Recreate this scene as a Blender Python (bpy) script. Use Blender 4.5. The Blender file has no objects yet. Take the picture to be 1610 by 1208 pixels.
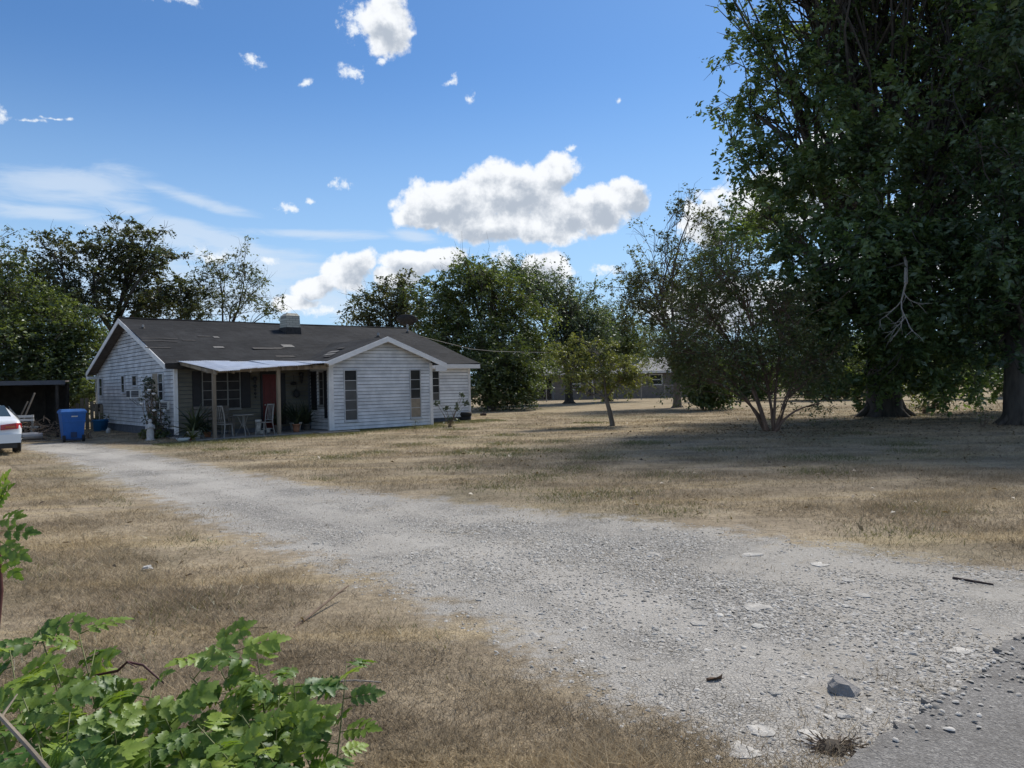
import bpy, math, random
import numpy as np
from mathutils import Matrix, Vector

# ------------------------------------------------------------------ camera, world, sun, exposure
S = bpy.context.scene
COL = S.collection
FPX, CX, CY, ROLL, CAMH = 1190.0, 805.0, 604.0, 0.0222, 1.65
cam = bpy.data.cameras.new("camera")
cam.sensor_fit = 'HORIZONTAL'; cam.sensor_width = 36.0
cam.lens = 36.0 * FPX / 1610.0
cam.clip_start = 0.05; cam.clip_end = 3000
camo = bpy.data.objects.new("camera", cam); COL.objects.link(camo)
camo.matrix_world = Matrix.Translation((0, 0, CAMH)) @ Matrix.Rotation(math.radians(90), 4, 'X') @ Matrix.Rotation(-ROLL, 4, 'Z')
S.camera = camo
S.view_settings.view_transform = 'Standard'; S.view_settings.look = 'None'
S.view_settings.gamma = 1.0; S.view_settings.use_curve_mapping = False
S.view_settings.exposure = 0.8
S.cycles.max_bounces = 6; S.cycles.transparent_max_bounces = 8
S.cycles.diffuse_bounces = 4; S.cycles.glossy_bounces = 2; S.cycles.transmission_bounces = 3
SUN_AZ, SUN_EL = 33.0, 48.0          # degrees right of the view axis, above the horizon
SUN_STRENGTH, SUN_ANGLE = 2.9, 10.0
SKY_STRENGTH = 0.078

def ray(px, py):
    """direction (x,1,z) through a photograph pixel"""
    x, y = px - CX, py - CY
    c, s = math.cos(ROLL), math.sin(ROLL)
    return ((x * c - y * s) / FPX, 1.0, -(x * s + y * c) / FPX)
def at(px, py, Y):
    r = ray(px, py); return (r[0] * Y, Y, CAMH + r[2] * Y)
def G(px, py, z=0.0):
    r = ray(px, py); t = (z - CAMH) / r[2]; return (r[0] * t, t, z)

# ---- world: Nishita sky + clouds placed by azimuth / elevation
world = bpy.data.worlds.new("World"); S.world = world; world.use_nodes = True
wn = world.node_tree; wn.nodes.clear()
def N(nt, t, **kw):
    n = nt.nodes.new(t)
    for k, v in kw.items(): setattr(n, k, v)
    return n
def L(nt, a, b): nt.links.new(a, b)
def math_(nt, op, a, b=None, clamp=False):
    n = N(nt, 'ShaderNodeMath', operation=op, use_clamp=clamp)
    for i, v in enumerate((a, b)):
        if v is None: continue
        if hasattr(v, 'is_linked'): L(nt, v, n.inputs[i])
        else: n.inputs[i].default_value = v
    return n.outputs[0]
def smooth(nt, v, a, b):
    n = N(nt, 'ShaderNodeMapRange', interpolation_type='SMOOTHSTEP')
    L(nt, v, n.inputs[0]); n.inputs[1].default_value = a; n.inputs[2].default_value = b
    return n.outputs[0]
def mixc(nt, f, a, b, blend='MIX'):
    n = N(nt, 'ShaderNodeMix', data_type='RGBA', blend_type=blend)
    for s, v in ((n.inputs[0], f), (n.inputs[6], a), (n.inputs[7], b)):
        if hasattr(v, 'is_linked'): L(nt, v, s)
        elif isinstance(v, (int, float)): s.default_value = v
        else: s.default_value = (*v, 1.0)
    return n.outputs[2]
def build_world():
    nt = wn
    out = N(nt, 'ShaderNodeOutputWorld'); bg = N(nt, 'ShaderNodeBackground')
    sky = N(nt, 'ShaderNodeTexSky', sky_type='NISHITA', sun_disc=False)
    sky.sun_elevation = math.radians(SUN_EL); sky.sun_rotation = math.radians(SUN_AZ)
    sky.altitude = 150; sky.air_density = 1.0; sky.dust_density = 0.35; sky.ozone_density = 2.0
    tc = N(nt, 'ShaderNodeTexCoord'); sp = N(nt, 'ShaderNodeSeparateXYZ'); L(nt, tc.outputs['Generated'], sp.inputs[0])
    az = math_(nt, 'ARCTAN2', sp.outputs[0], sp.outputs[1]); el = math_(nt, 'ARCSINE', sp.outputs[2])
    cb = N(nt, 'ShaderNodeCombineXYZ'); L(nt, az, cb.inputs[0]); L(nt, el, cb.inputs[1])
    # noise that billows the outlines
    def noise(scale, detail, rough, vec=None, stretch=None, dist=0.0):
        n = N(nt, 'ShaderNodeTexNoise'); n.inputs['Scale'].default_value = scale
        n.inputs['Detail'].default_value = detail; n.inputs['Roughness'].default_value = rough
        n.inputs['Distortion'].default_value = dist
        v = vec or tc.outputs['Generated']
        if stretch:
            m = N(nt, 'ShaderNodeMapping'); m.inputs['Scale'].default_value = stretch[0]; m.inputs['Rotation'].default_value = stretch[1]
            L(nt, v, m.inputs[0]); v = m.outputs[0]
        L(nt, v, n.inputs['Vector']); return n.outputs[0]
    # a warped coordinate makes lobes
    wv = N(nt, 'ShaderNodeTexNoise'); wv.inputs['Scale'].default_value = 22; wv.inputs['Detail'].default_value = 3
    L(nt, tc.outputs['Generated'], wv.inputs['Vector'])
    vs = N(nt, 'ShaderNodeVectorMath', operation='SUBTRACT'); L(nt, wv.outputs['Color'], vs.inputs[0]); vs.inputs[1].default_value = (.5, .5, .5)
    vm = N(nt, 'ShaderNodeVectorMath', operation='MULTIPLY_ADD'); L(nt, vs.outputs[0], vm.inputs[0]); vm.inputs[1].default_value = (.032, .028, 0); L(nt, cb.outputs[0], vm.inputs[2])
    warped = vm.outputs[0]
    def field(ells, vec, around=()):
        acc = None; src = vec
        for i_, (px, py, rx, ry, rot) in enumerate(ells):
            if i_ and i_ % 8 == 0:      # chains the groups one after the other so that the shader stays small in memory
                va = N(nt, 'ShaderNodeVectorMath', operation='ADD'); L(nt, src, va.inputs[0]); L(nt, math_(nt, 'MULTIPLY', acc, 1e-7), va.inputs[1]); vec = va.outputs[0]
            r = ray(px, py); l = math.sqrt(r[0]**2 + 1 + r[2]**2)
            a = math.atan2(r[0], 1.0); e = math.asin(r[2] / l)
            mp = N(nt, 'ShaderNodeMapping', vector_type='TEXTURE')
            mp.inputs['Location'].default_value = (a, e, 0); mp.inputs['Rotation'].default_value = (0, 0, math.radians(rot))
            k = 1.0 / (FPX * (1 + r[0]**2 * .6))
            mp.inputs['Scale'].default_value = (rx * k, ry * k, 1)
            L(nt, vec, mp.inputs[0])
            ln = N(nt, 'ShaderNodeVectorMath', operation='LENGTH'); L(nt, mp.outputs[0], ln.inputs[0])
            acc = ln.outputs['Value'] if acc is None else math_(nt, 'MINIMUM', acc, ln.outputs['Value'])
        for i_, (a, e, rx, ry) in enumerate(around):
            if i_ % 7 == 0:
                va = N(nt, 'ShaderNodeVectorMath', operation='ADD'); L(nt, src, va.inputs[0]); L(nt, math_(nt, 'MULTIPLY', acc, 1e-7), va.inputs[1]); vec = va.outputs[0]
            mp = N(nt, 'ShaderNodeMapping', vector_type='TEXTURE'); mp.inputs['Location'].default_value = (math.radians(a), math.radians(e), 0)
            mp.inputs['Scale'].default_value = (math.radians(rx) / math.cos(math.radians(e)), math.radians(ry), 1); L(nt, vec, mp.inputs[0])
            ln = N(nt, 'ShaderNodeVectorMath', operation='LENGTH'); L(nt, mp.outputs[0], ln.inputs[0]); acc = math_(nt, 'MINIMUM', acc, ln.outputs['Value'])
        return math_(nt, 'SUBTRACT', 1.0, acc)
    cumulus = [(700,322,85,42,8),(668,345,60,20,0),(800,305,95,48,0),(868,275,48,28,20),(880,345,120,40,0),(940,330,60,40,10),(985,312,42,32,25),(770,355,95,28,0),
        (612,40,44,50,0),(566,34,26,22,0),(548,108,26,13,-20),(596,93,15,6,0),
        (398,95,17,9,-10),(478,124,14,7,10),(537,287,17,8,0),(460,327,22,8,5),(490,314,7,5,0),(708,125,12,5,0),(739,156,8,8,30),(967,158,4,5,0),(897,236,7,5,0),
        (548,428,50,34,20),(500,452,44,20,10),(650,414,52,22,0),(700,408,46,22,0),(625,440,40,20,0),(790,410,26,20,0),(855,425,44,32,0),(880,455,30,20,0),(955,430,26,10,0),
        (1108,350,42,45,0),(1250,310,130,55,0),(1330,240,80,40,0),(1150,480,150,45,0),(1400,420,120,50,0),(1590,190,45,35,0),(1480,330,90,35,0),
        (215,408,25,12,0),(330,402,32,14,0),(425,414,14,9,0),(465,478,40,12,0),(510,492,30,10,0),(280,2,33,10,0),(6,178,12,12,0),(45,184,28,4,0),(90,185,24,3,0),
        # the sky goes on the same way outside the frame
        (-500,250,120,50,0),(-300,60,60,30,0),(-900,330,200,60,0),(-650,-250,90,60,0),(2050,240,150,60,0),(2500,330,220,70,0),(1900,-150,80,50,0),(500,-400,100,60,0),(1200,-500,90,50,0),(3200,250,300,80,0),(-1800,260,300,80,0)]
    fill_clouds = [(70,22,9,4),(95,35,12,5),(120,18,14,5),(140,48,10,7),(165,28,14,6),(-170,16,12,5),(-150,40,13,7),(-125,24,12,5),(-105,50,10,6),(-85,18,11,4),(-62,34,9,5),(180,62,12,9),(60,60,8,6),(-60,66,9,7)]  # unseen clouds added beyond the frame to lift the ambient light
    puffs = [c for c in cumulus if c[2] < 34 and c[3] < 24]; core = cumulus[:10] + cumulus[21:32] + cumulus[32:36]; cumulus = [c for c in cumulus if c not in puffs]; core = [c for c in core if c in cumulus]
    cf = field(cumulus, warped, fill_clouds)
    n1 = noise(32, 7, .60)
    sh = N(nt, 'ShaderNodeVectorMath', operation='ADD'); L(nt, tc.outputs['Generated'], sh.inputs[0]); sh.inputs[1].default_value = (.010, .0, .012)
    n2 = noise(32, 5, .60, vec=sh.outputs[0]); relief = math_(nt, 'SUBTRACT', n1, n2)
    d = math_(nt, 'ADD', cf, math_(nt, 'MULTIPLY', math_(nt, 'SUBTRACT', n1, .50), 1.35))
    ca = math_(nt, 'POWER', smooth(nt, d, -.02, .27), .85)
    # thickness read a little towards the zenith: the underside is greyer than the rim
    vp = N(nt, 'ShaderNodeVectorMath', operation='ADD'); L(nt, warped, vp.inputs[0]); L(nt, math_(nt, 'MULTIPLY', ca, 1e-7), vp.inputs[1])
    vo = N(nt, 'ShaderNodeVectorMath', operation='ADD'); L(nt, vp.outputs[0], vo.inputs[0]); vo.inputs[1].default_value = (-.006, .014, 0)
    cf2 = field(core, vo.outputs[0])
    thick = math_(nt, 'ADD', cf2, math_(nt, 'MULTIPLY', math_(nt, 'SUBTRACT', n1, .5), 1.2))
    thick = math_(nt, 'SUBTRACT', thick, math_(nt, 'MULTIPLY', relief, 2.6))
    grey = math_(nt, 'MULTIPLY', smooth(nt, thick, -.08, 1.0), .80)
    vr = N(nt, 'ShaderNodeVectorMath', operation='ADD'); L(nt, warped, vr.inputs[0]); L(nt, math_(nt, 'MULTIPLY', grey, 1e-7), vr.inputs[1])
    n4 = noise(95, 5, .66)
    pd_ = math_(nt, 'ADD', field(puffs, vr.outputs[0]), math_(nt, 'MULTIPLY', math_(nt, 'SUBTRACT', n4, .47), 3.2))
    pa = math_(nt, 'MULTIPLY', smooth(nt, pd_, .0, 1.1), .93)
    # cirrus and a milky bank low on the left
    cirrus = [(110,290,170,38,4),(300,312,120,16,-14),(330,372,230,20,-16),(60,335,120,18,0),(240,370,170,24,-6),(230,430,300,50,-6),(430,420,160,40,-10),(500,470,170,40,0),(330,470,330,50,0),
              (500,368,140,10,0),(650,372,50,12,-10)]
    vq = N(nt, 'ShaderNodeVectorMath', operation='ADD'); L(nt, cb.outputs[0], vq.inputs[0]); L(nt, math_(nt, 'MULTIPLY', grey, 1e-7), vq.inputs[1])
    sf = field(cirrus, vq.outputs[0])
    n3 = noise(9, 5, .6, stretch=((1.2, 1.2, 6.0), (0, .12, 0)), dist=.6)
    sd = math_(nt, 'ADD', math_(nt, 'MULTIPLY', sf, .9), math_(nt, 'MULTIPLY', math_(nt, 'SUBTRACT', n3, .5), 1.6))
    sa = math_(nt, 'MULTIPLY', smooth(nt, sd, -.05, .75), .62)
    # thin milkiness towards the horizon
    hz = N(nt, 'ShaderNodeMapRange', interpolation_type='SMOOTHSTEP'); L(nt, el, hz.inputs[0])
    hz.inputs[1].default_value = .0; hz.inputs[2].default_value = .42; hz.inputs[3].default_value = .85; hz.inputs[4].default_value = 0.0
    K = 1.0 / SKY_STRENGTH
    skyc = mixc(nt, 1.0, sky.outputs[0], (.46, .69, .91), 'MULTIPLY')
    c = mixc(nt, hz.outputs[0], skyc, (.29 * K, .425 * K, .575 * K))
    c = mixc(nt, sa, c, (.41 * K, .465 * K, .535 * K))
    cc = mixc(nt, grey, (.555 * K, .57 * K, .59 * K), (.205 * K, .245 * K, .305 * K))
    c = mixc(nt, pa, c, (.53 * K, .56 * K, .59 * K))
    c = mixc(nt, ca, c, cc)
    L(nt, c, bg.inputs[0]); bg.inputs[1].default_value = SKY_STRENGTH; L(nt, bg.outputs[0], out.inputs[0])
build_world()
world.cycles.sampling_method = 'MANUAL'; world.cycles.sample_map_resolution = 512
sl = bpy.data.lights.new("sun", 'SUN'); sl.energy = SUN_STRENGTH; sl.angle = math.radians(SUN_ANGLE); sl.color = (1.0, .93, .82)
so = bpy.data.objects.new("sun", sl); COL.objects.link(so)
a, e = math.radians(SUN_AZ), math.radians(SUN_EL)
so.rotation_euler = Vector((-math.sin(a) * math.cos(e), -math.cos(a) * math.cos(e), -math.sin(e))).to_track_quat('-Z', 'Y').to_euler()
so.location = (30, 40, 40)

# ------------------------------------------------------------------ helpers
rnd = random.Random(7)
def tag(o, label=None, cat=None, group=None, kind=None):
    if label: o["label"] = label
    if cat: o["category"] = cat
    if group: o["group"] = group
    if kind: o["kind"] = kind
    return o
def thing(name, label, cat, loc=(0, 0, 0), rz=0.0, group=None):
    o = bpy.data.objects.new(name, None); COL.objects.link(o); o.empty_display_size = .2
    o.location = loc; o.rotation_euler = (0, 0, rz)
    return tag(o, label, cat, group)
class MB:
    def __init__(s): s.v = []; s.f = []
    def add(s, vs, fs):
        b = len(s.v); s.v += [tuple(p) for p in vs]; s.f += [tuple(b + i for i in f) for f in fs]; return s
    def box(s, x0, x1, y0, y1, z0, z1):
        return s.add([(x0,y0,z0),(x1,y0,z0),(x1,y1,z0),(x0,y1,z0),(x0,y0,z1),(x1,y0,z1),(x1,y1,z1),(x0,y1,z1)],
                     [(3,2,1,0),(4,5,6,7),(0,1,5,4),(1,2,6,5),(2,3,7,6),(3,0,4,7)])
    def tbox(s, x0, x1, y0, y1, z0, X0, X1, Y0, Y1, z1):
        return s.add([(x0,y0,z0),(x1,y0,z0),(x1,y1,z0),(x0,y1,z0),(X0,Y0,z1),(X1,Y0,z1),(X1,Y1,z1),(X0,Y1,z1)],
                     [(3,2,1,0),(4,5,6,7),(0,1,5,4),(1,2,6,5),(2,3,7,6),(3,0,4,7)])
    def hexa(s, p):   # 8 points bottom ring then top ring
        return s.add(p, [(3,2,1,0),(4,5,6,7),(0,1,5,4),(1,2,6,5),(2,3,7,6),(3,0,4,7)])
    def bar(s, p, q, w, h=None, up=(0, 0, 1)):
        h = h or w; p = Vector(p); q = Vector(q); d = (q - p).normalized(); u = Vector(up)
        if abs(d.dot(u)) > .98: u = Vector((1, 0, 0))
        a_ = d.cross(u).normalized() * w / 2; b_ = a_.cross(d).normalized() * h / 2
        return s.hexa([p - a_ - b_, p + a_ - b_, p + a_ + b_, p - a_ + b_, q - a_ - b_, q + a_ - b_, q + a_ + b_, q - a_ + b_])
    def tube(s, pts, rad, n=6, cap=True):
        pts = [Vector(p) for p in pts]; rings = []; b = len(s.v)
        for i, p in enumerate(pts):
            d = (pts[min(i + 1, len(pts) - 1)] - pts[max(i - 1, 0)])
            d = d.normalized() if d.length > 1e-9 else Vector((0, 0, 1))
            u = Vector((0, 0, 1)) if abs(d.z) < .9 else Vector((1, 0, 0))
            a_ = d.cross(u).normalized(); b_ = a_.cross(d)
            r = rad[i] if hasattr(rad, '__len__') else rad
            for k in range(n):
                t = 2 * math.pi * k / n; s.v.append(tuple(p + a_ * (r * math.cos(t)) + b_ * (r * math.sin(t))))
        for i in range(len(pts) - 1):
            for k in range(n):
                k2 = (k + 1) % n; s.f.append((b + i*n + k2, b + i*n + k, b + (i+1)*n + k, b + (i+1)*n + k2))
        if cap:
            s.f.append(tuple(b + k for k in range(n))); s.f.append(tuple(b + (len(pts)-1)*n + k for k in range(n))[::-1])
        return s
    def lathe(s, prof, n=16, c=(0, 0, 0)):
        b = len(s.v)
        for (r, z) in prof:
            for k in range(n):
                t = 2 * math.pi * k / n; s.v.append((c[0] + r * math.cos(t), c[1] + r * math.sin(t), c[2] + z))
        for i in range(len(prof) - 1):
            for k in range(n):
                k2 = (k + 1) % n; s.f.append((b + i*n + k, b + i*n + k2, b + (i+1)*n + k2, b + (i+1)*n + k))
        s.f.append(tuple(b + k for k in range(n))[::-1]); s.f.append(tuple(b + (len(prof)-1)*n + k for k in range(n)))
        return s
    def mesh(s, name, smooth=False):
        me = bpy.data.meshes.new(name); me.from_pydata(s.v, [], s.f); me.update()
        if smooth: me.polygons.foreach_set('use_smooth', [True] * len(me.polygons))
        return me
    def build(s, name, m, parent=None, smooth=False):
        return link(name, s.mesh(name, smooth), m, parent)
def link(name, me, m, parent=None):
    if m is not None and len(me.materials) == 0: me.materials.append(m)
    o = bpy.data.objects.new(name, me); COL.objects.link(o)
    if parent is not None: o.parent = parent
    return o
def npmesh(name, V, F, attrs=None, smooth=False):
    """mesh from numpy arrays: V (n,3), F (m,k) with equal sided faces"""
    me = bpy.data.meshes.new(name); V = np.asarray(V, np.float32); F = np.asarray(F, np.int32); m, k = F.shape
    me.vertices.add(len(V)); me.vertices.foreach_set('co', V.ravel())
    me.loops.add(m * k); me.loops.foreach_set('vertex_index', F.ravel())
    me.polygons.add(m); me.polygons.foreach_set('loop_start', np.arange(0, m * k, k, dtype=np.int32))
    for nme, arr in (attrs or {}).items():
        at_ = me.attributes.new(nme, 'FLOAT', 'POINT'); at_.data.foreach_set('value', np.asarray(arr, np.float32))
    me.update(calc_edges=True)
    if smooth: me.polygons.foreach_set('use_smooth', np.ones(m, bool))
    return me

# ------------------------------------------------------------------ materials
def newmat(name):
    m = bpy.data.materials.new(name); m.use_nodes = True; nt = m.node_tree; nt.nodes.clear()
    o = N(nt, 'ShaderNodeOutputMaterial'); return m, nt, o
def wpos(nt): return N(nt, 'ShaderNodeNewGeometry').outputs['Position']
def nz(nt, vec, scale, detail=4, rough=.55, stretch=None, rot=None):
    if stretch:
        mp = N(nt, 'ShaderNodeMapping'); mp.inputs['Scale'].default_value = stretch
        if rot: mp.inputs['Rotation'].default_value = rot
        L(nt, vec, mp.inputs[0]); vec = mp.outputs[0]
    n = N(nt, 'ShaderNodeTexNoise'); n.inputs['Scale'].default_value = scale; n.inputs['Detail'].default_value = detail; n.inputs['Roughness'].default_value = rough
    L(nt, vec, n.inputs['Vector']); return n.outputs[0]
def P(name, col, rough=.75, var=.15, scale=6., bump=.15, bscale=40., metallic=0., col2=None, orand=.08, stretch=None, spec=.4):
    m, nt, o = newmat(name); b = N(nt, 'ShaderNodeBsdfPrincipled'); v = wpos(nt)
    n = nz(nt, v, scale, 5, .6, stretch)
    lo = tuple(c * (1 - var) for c in col); hi = tuple(min(1, c * (1 + var)) for c in col) if col2 is None else col2
    c = mixc(nt, smooth(nt, n, .3, .7), lo, hi)
    if orand:
        oi = N(nt, 'ShaderNodeObjectInfo'); mr = N(nt, 'ShaderNodeMapRange'); L(nt, oi.outputs['Random'], mr.inputs[0]); mr.inputs[3].default_value = 1 - orand; mr.inputs[4].default_value = 1 + orand
        vm = N(nt, 'ShaderNodeVectorMath', operation='SCALE'); L(nt, c, vm.inputs[0]); L(nt, mr.outputs[0], vm.inputs['Scale']); c = vm.outputs[0]
    L(nt, c, b.inputs['Base Color']); b.inputs['Roughness'].default_value = rough; b.inputs['Metallic'].default_value = metallic
    b.inputs['Specular IOR Level'].default_value = spec
    if bump:
        bp = N(nt, 'ShaderNodeBump'); bp.inputs['Strength'].default_value = bump; bp.inputs['Distance'].default_value = .02
        L(nt, nz(nt, v, bscale, 4, .6, stretch), bp.inputs['Height']); L(nt, bp.outputs[0], b.inputs['Normal'])
    L(nt, b.outputs[0], o.inputs[0]); return m
def leafmat(name, dark, light, trans=.42, gloss=.05, attr='lc', mottle=0):
    m, nt, o = newmat(name)
    if attr:
        at_ = N(nt, 'ShaderNodeAttribute', attribute_name=attr); f = at_.outputs['Fac']
    else:
        f = N(nt, 'ShaderNodeObjectInfo').outputs['Random']
    c = mixc(nt, f, dark, light)
    if mottle: c = mixc(nt, math_(nt, 'MULTIPLY', smooth(nt, nz(nt, wpos(nt), 70, 5, .65), .45, .72), mottle), c, tuple(x * 1.0 + .05 for x in light)); c = mixc(nt, math_(nt, 'MULTIPLY', smooth(nt, nz(nt, wpos(nt), 9, 3, .6), .55, .75), mottle), c, (light[0] * 1.25, light[1] * .95, light[2]))
    d = N(nt, 'ShaderNodeBsdfDiffuse'); t = N(nt, 'ShaderNodeBsdfTranslucent'); g = N(nt, 'ShaderNodeBsdfGlossy')
    g.inputs['Roughness'].default_value = .45; g.inputs['Color'].default_value = (.8, .85, .9, 1)
    L(nt, c, d.inputs[0]); tcx = mixc(nt, 1.0, c, (1.25, 1.25, .55), 'MULTIPLY'); L(nt, tcx, t.inputs[0])
    mx = N(nt, 'ShaderNodeMixShader'); mx.inputs[0].default_value = trans; L(nt, d.outputs[0], mx.inputs[1]); L(nt, t.outputs[0], mx.inputs[2])
    m2 = N(nt, 'ShaderNodeMixShader'); m2.inputs[0].default_value = gloss; L(nt, mx.outputs[0], m2.inputs[1]); L(nt, g.outputs[0], m2.inputs[2])
    L(nt, m2.outputs[0], o.inputs[0]); return m
def lawn_group():
    g = bpy.data.node_groups.new("lawn_colour", 'ShaderNodeTree')
    g.interface.new_socket("Color", in_out='OUTPUT', socket_type='NodeSocketColor')
    o = g.nodes.new('NodeGroupOutput'); v = wpos(g)
    big = nz(g, v, .16, 4, .6); mid = nz(g, v, .9, 5, .65); fine = nz(g, v, 14, 6, .7)
    streak = nz(g, v, .55, 3, .6, stretch=(.22, 3.2, 1), rot=(0, 0, math.radians(-12)))
    c = mixc(g, smooth(g, mid, .34, .66), (.205, .165, .110), (.340, .280, .195))
    c = mixc(g, math_(g, 'MULTIPLY', smooth(g, streak, .48, .66), .55), c, (.355, .280, .165))
    c = mixc(g, math_(g, 'MULTIPLY', smooth(g, big, .50, .66), .55), c, (.150, .145, .088))
    c = mixc(g, math_(g, 'MULTIPLY', smooth(g, streak, .52, .36), .35), c, (.150, .120, .086))
    k = N(g, 'ShaderNodeMapRange'); L(g, fine, k.inputs[0]); k.inputs[1].default_value = .3; k.inputs[2].default_value = .7; k.inputs[3].default_value = .72; k.inputs[4].default_value = 1.42
    sc = N(g, 'ShaderNodeVectorMath', operation='SCALE'); L(g, c, sc.inputs[0]); L(g, k.outputs[0], sc.inputs['Scale'])
    L(g, sc.outputs[0], o.inputs[0]); return g
LAWN = lawn_group()
def lawnc(nt):
    n = N(nt, 'ShaderNodeGroup'); n.node_tree = LAWN; return n.outputs[0]
def lawn_material():
    m, nt, o = newmat("dry_lawn_soil"); b = N(nt, 'ShaderNodeBsdfPrincipled'); v = wpos(nt)
    L(nt, lawnc(nt), b.inputs['Base Color']); b.inputs['Roughness'].default_value = .95; b.inputs['Specular IOR Level'].default_value = .1
    bp = N(nt, 'ShaderNodeBump'); bp.inputs['Strength'].default_value = .8; bp.inputs['Distance'].default_value = .04
    h = math_(nt, 'ADD', nz(nt, v, 18, 6, .75), math_(nt, 'MULTIPLY', nz(nt, v, 2.2, 3), .8))
    L(nt, h, bp.inputs['Height']); L(nt, bp.outputs[0], b.inputs['Normal']); L(nt, b.outputs[0], o.inputs[0]); return m
def blade_material():
    m, nt, o = newmat("dry_grass_blade"); a_ = N(nt, 'ShaderNodeAttribute', attribute_name='lc').outputs['Fac']
    c = lawnc(nt); k = N(nt, 'ShaderNodeMapRange'); L(nt, a_, k.inputs[0]); k.inputs[3].default_value = .75; k.inputs[4].default_value = 1.75
    sc = N(nt, 'ShaderNodeVectorMath', operation='SCALE'); L(nt, c, sc.inputs[0]); L(nt, k.outputs[0], sc.inputs['Scale'])
    d = N(nt, 'ShaderNodeBsdfDiffuse'); t = N(nt, 'ShaderNodeBsdfTranslucent'); L(nt, sc.outputs[0], d.inputs[0]); L(nt, sc.outputs[0], t.inputs[0])
    mx = N(nt, 'ShaderNodeMixShader'); mx.inputs[0].default_value = .25; L(nt, d.outputs[0], mx.inputs[1]); L(nt, t.outputs[0], mx.inputs[2]); L(nt, mx.outputs[0], o.inputs[0]); return m
def gravel_material():
    m, nt, o = newmat("crushed_limestone"); b = N(nt, 'ShaderNodeBsdfPrincipled'); v = wpos(nt)
    wob = N(nt, 'ShaderNodeTexNoise'); wob.inputs['Scale'].default_value = 9; L(nt, v, wob.inputs['Vector'])
    vm = N(nt, 'ShaderNodeVectorMath', operation='MULTIPLY_ADD'); L(nt, wob.outputs['Color'], vm.inputs[0]); vm.inputs[1].default_value = (.05, .05, 0); L(nt, v, vm.inputs[2])
    def vor(scale, feat):
        n = N(nt, 'ShaderNodeTexVoronoi', feature=feat); n.inputs['Scale'].default_value = scale; L(nt, vm.outputs[0], n.inputs['Vector']); return n
    e1 = vor(44, 'DISTANCE_TO_EDGE').outputs['Distance']; c1 = vor(44, 'F1').outputs['Color']
    sx = N(nt, 'ShaderNodeSeparateXYZ'); L(nt, c1, sx.inputs[0])
    stone = mixc(nt, sx.outputs[0], (.20, .193, .18), (.46, .445, .415))
    crack = smooth(nt, e1, .0, .12)
    patch = smooth(nt, nz(nt, v, .5, 6, .68), .36, .56)          # where fine dust covers the chips
    dust = mixc(nt, smooth(nt, nz(nt, v, 30, 5, .7), .3, .7), (.285, .268, .24), (.40, .382, .35))
    st = mixc(nt, crack, (.15, .138, .12), stone)
    trk = N(nt, 'ShaderNodeAttribute', attribute_name='trk').outputs['Fac']; trk = smooth(nt, math_(nt, 'ADD', trk, math_(nt, 'MULTIPLY', math_(nt, 'SUBTRACT', nz(nt, v, 1.6, 5, .7), .5), 1.1)), .25, .75)
    c = mixc(nt, math_(nt, 'MULTIPLY', math_(nt, 'MAXIMUM', patch, trk), .85), st, dust); c = mixc(nt, math_(nt, 'MULTIPLY', trk, .5), c, (.42, .402, .37))
    c = mixc(nt, math_(nt, 'MULTIPLY', smooth(nt, nz(nt, v, .8, 5, .7), .56, .70), .45), c, (.22, .185, .13))
    at_ = N(nt, 'ShaderNodeAttribute', attribute_name='m').outputs['Fac']
    edge = math_(nt, 'ADD', at_, math_(nt, 'MULTIPLY', math_(nt, 'SUBTRACT', nz(nt, v, 2.2, 8, .78), .5), 2.0))
    k = smooth(nt, edge, .30, .72)
    c = mixc(nt, k, lawnc(nt), c)
    L(nt, c, b.inputs['Base Color']); b.inputs['Roughness'].default_value = .9; b.inputs['Specular IOR Level'].default_value = .2
    bp = N(nt, 'ShaderNodeBump'); bp.inputs['Strength'].default_value = .7; bp.inputs['Distance'].default_value = .03
    h = math_(nt, 'ADD', math_(nt, 'MULTIPLY', crack, math_(nt, 'SUBTRACT', 1.1, patch)), math_(nt, 'MULTIPLY', nz(nt, v, 60, 4, .7), .5))
    L(nt, h, bp.inputs['Height']); L(nt, bp.outputs[0], b.inputs['Normal']); L(nt, b.outputs[0], o.inputs[0]); return m
def street_material():
    m, nt, o = newmat('worn_concrete'); b = N(nt, 'ShaderNodeBsdfPrincipled'); v = wpos(nt)
    vo = N(nt, 'ShaderNodeTexVoronoi'); vo.inputs['Scale'].default_value = 95; L(nt, v, vo.inputs['Vector']); sx = N(nt, 'ShaderNodeSeparateXYZ'); L(nt, vo.outputs['Color'], sx.inputs[0])
    c = mixc(nt, sx.outputs[0], (.135, .130, .124), (.235, .226, .214)); c = mixc(nt, smooth(nt, nz(nt, v, 55, 4, .7), .52, .66), c, (.33, .32, .30))
    c = mixc(nt, math_(nt, 'MULTIPLY', smooth(nt, nz(nt, v, 1.4, 6, .7), .45, .68), .55), c, (.115, .108, .10))
    L(nt, c, b.inputs['Base Color']); b.inputs['Roughness'].default_value = .93; b.inputs['Specular IOR Level'].default_value = .2
    bp = N(nt, 'ShaderNodeBump'); bp.inputs['Strength'].default_value = .7; bp.inputs['Distance'].default_value = .008
    L(nt, math_(nt, 'ADD', vo.outputs['Distance'], nz(nt, v, 140, 4, .7)), bp.inputs['Height']); L(nt, bp.outputs[0], b.inputs['Normal']); L(nt, b.outputs[0], o.inputs[0]); return m
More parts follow.
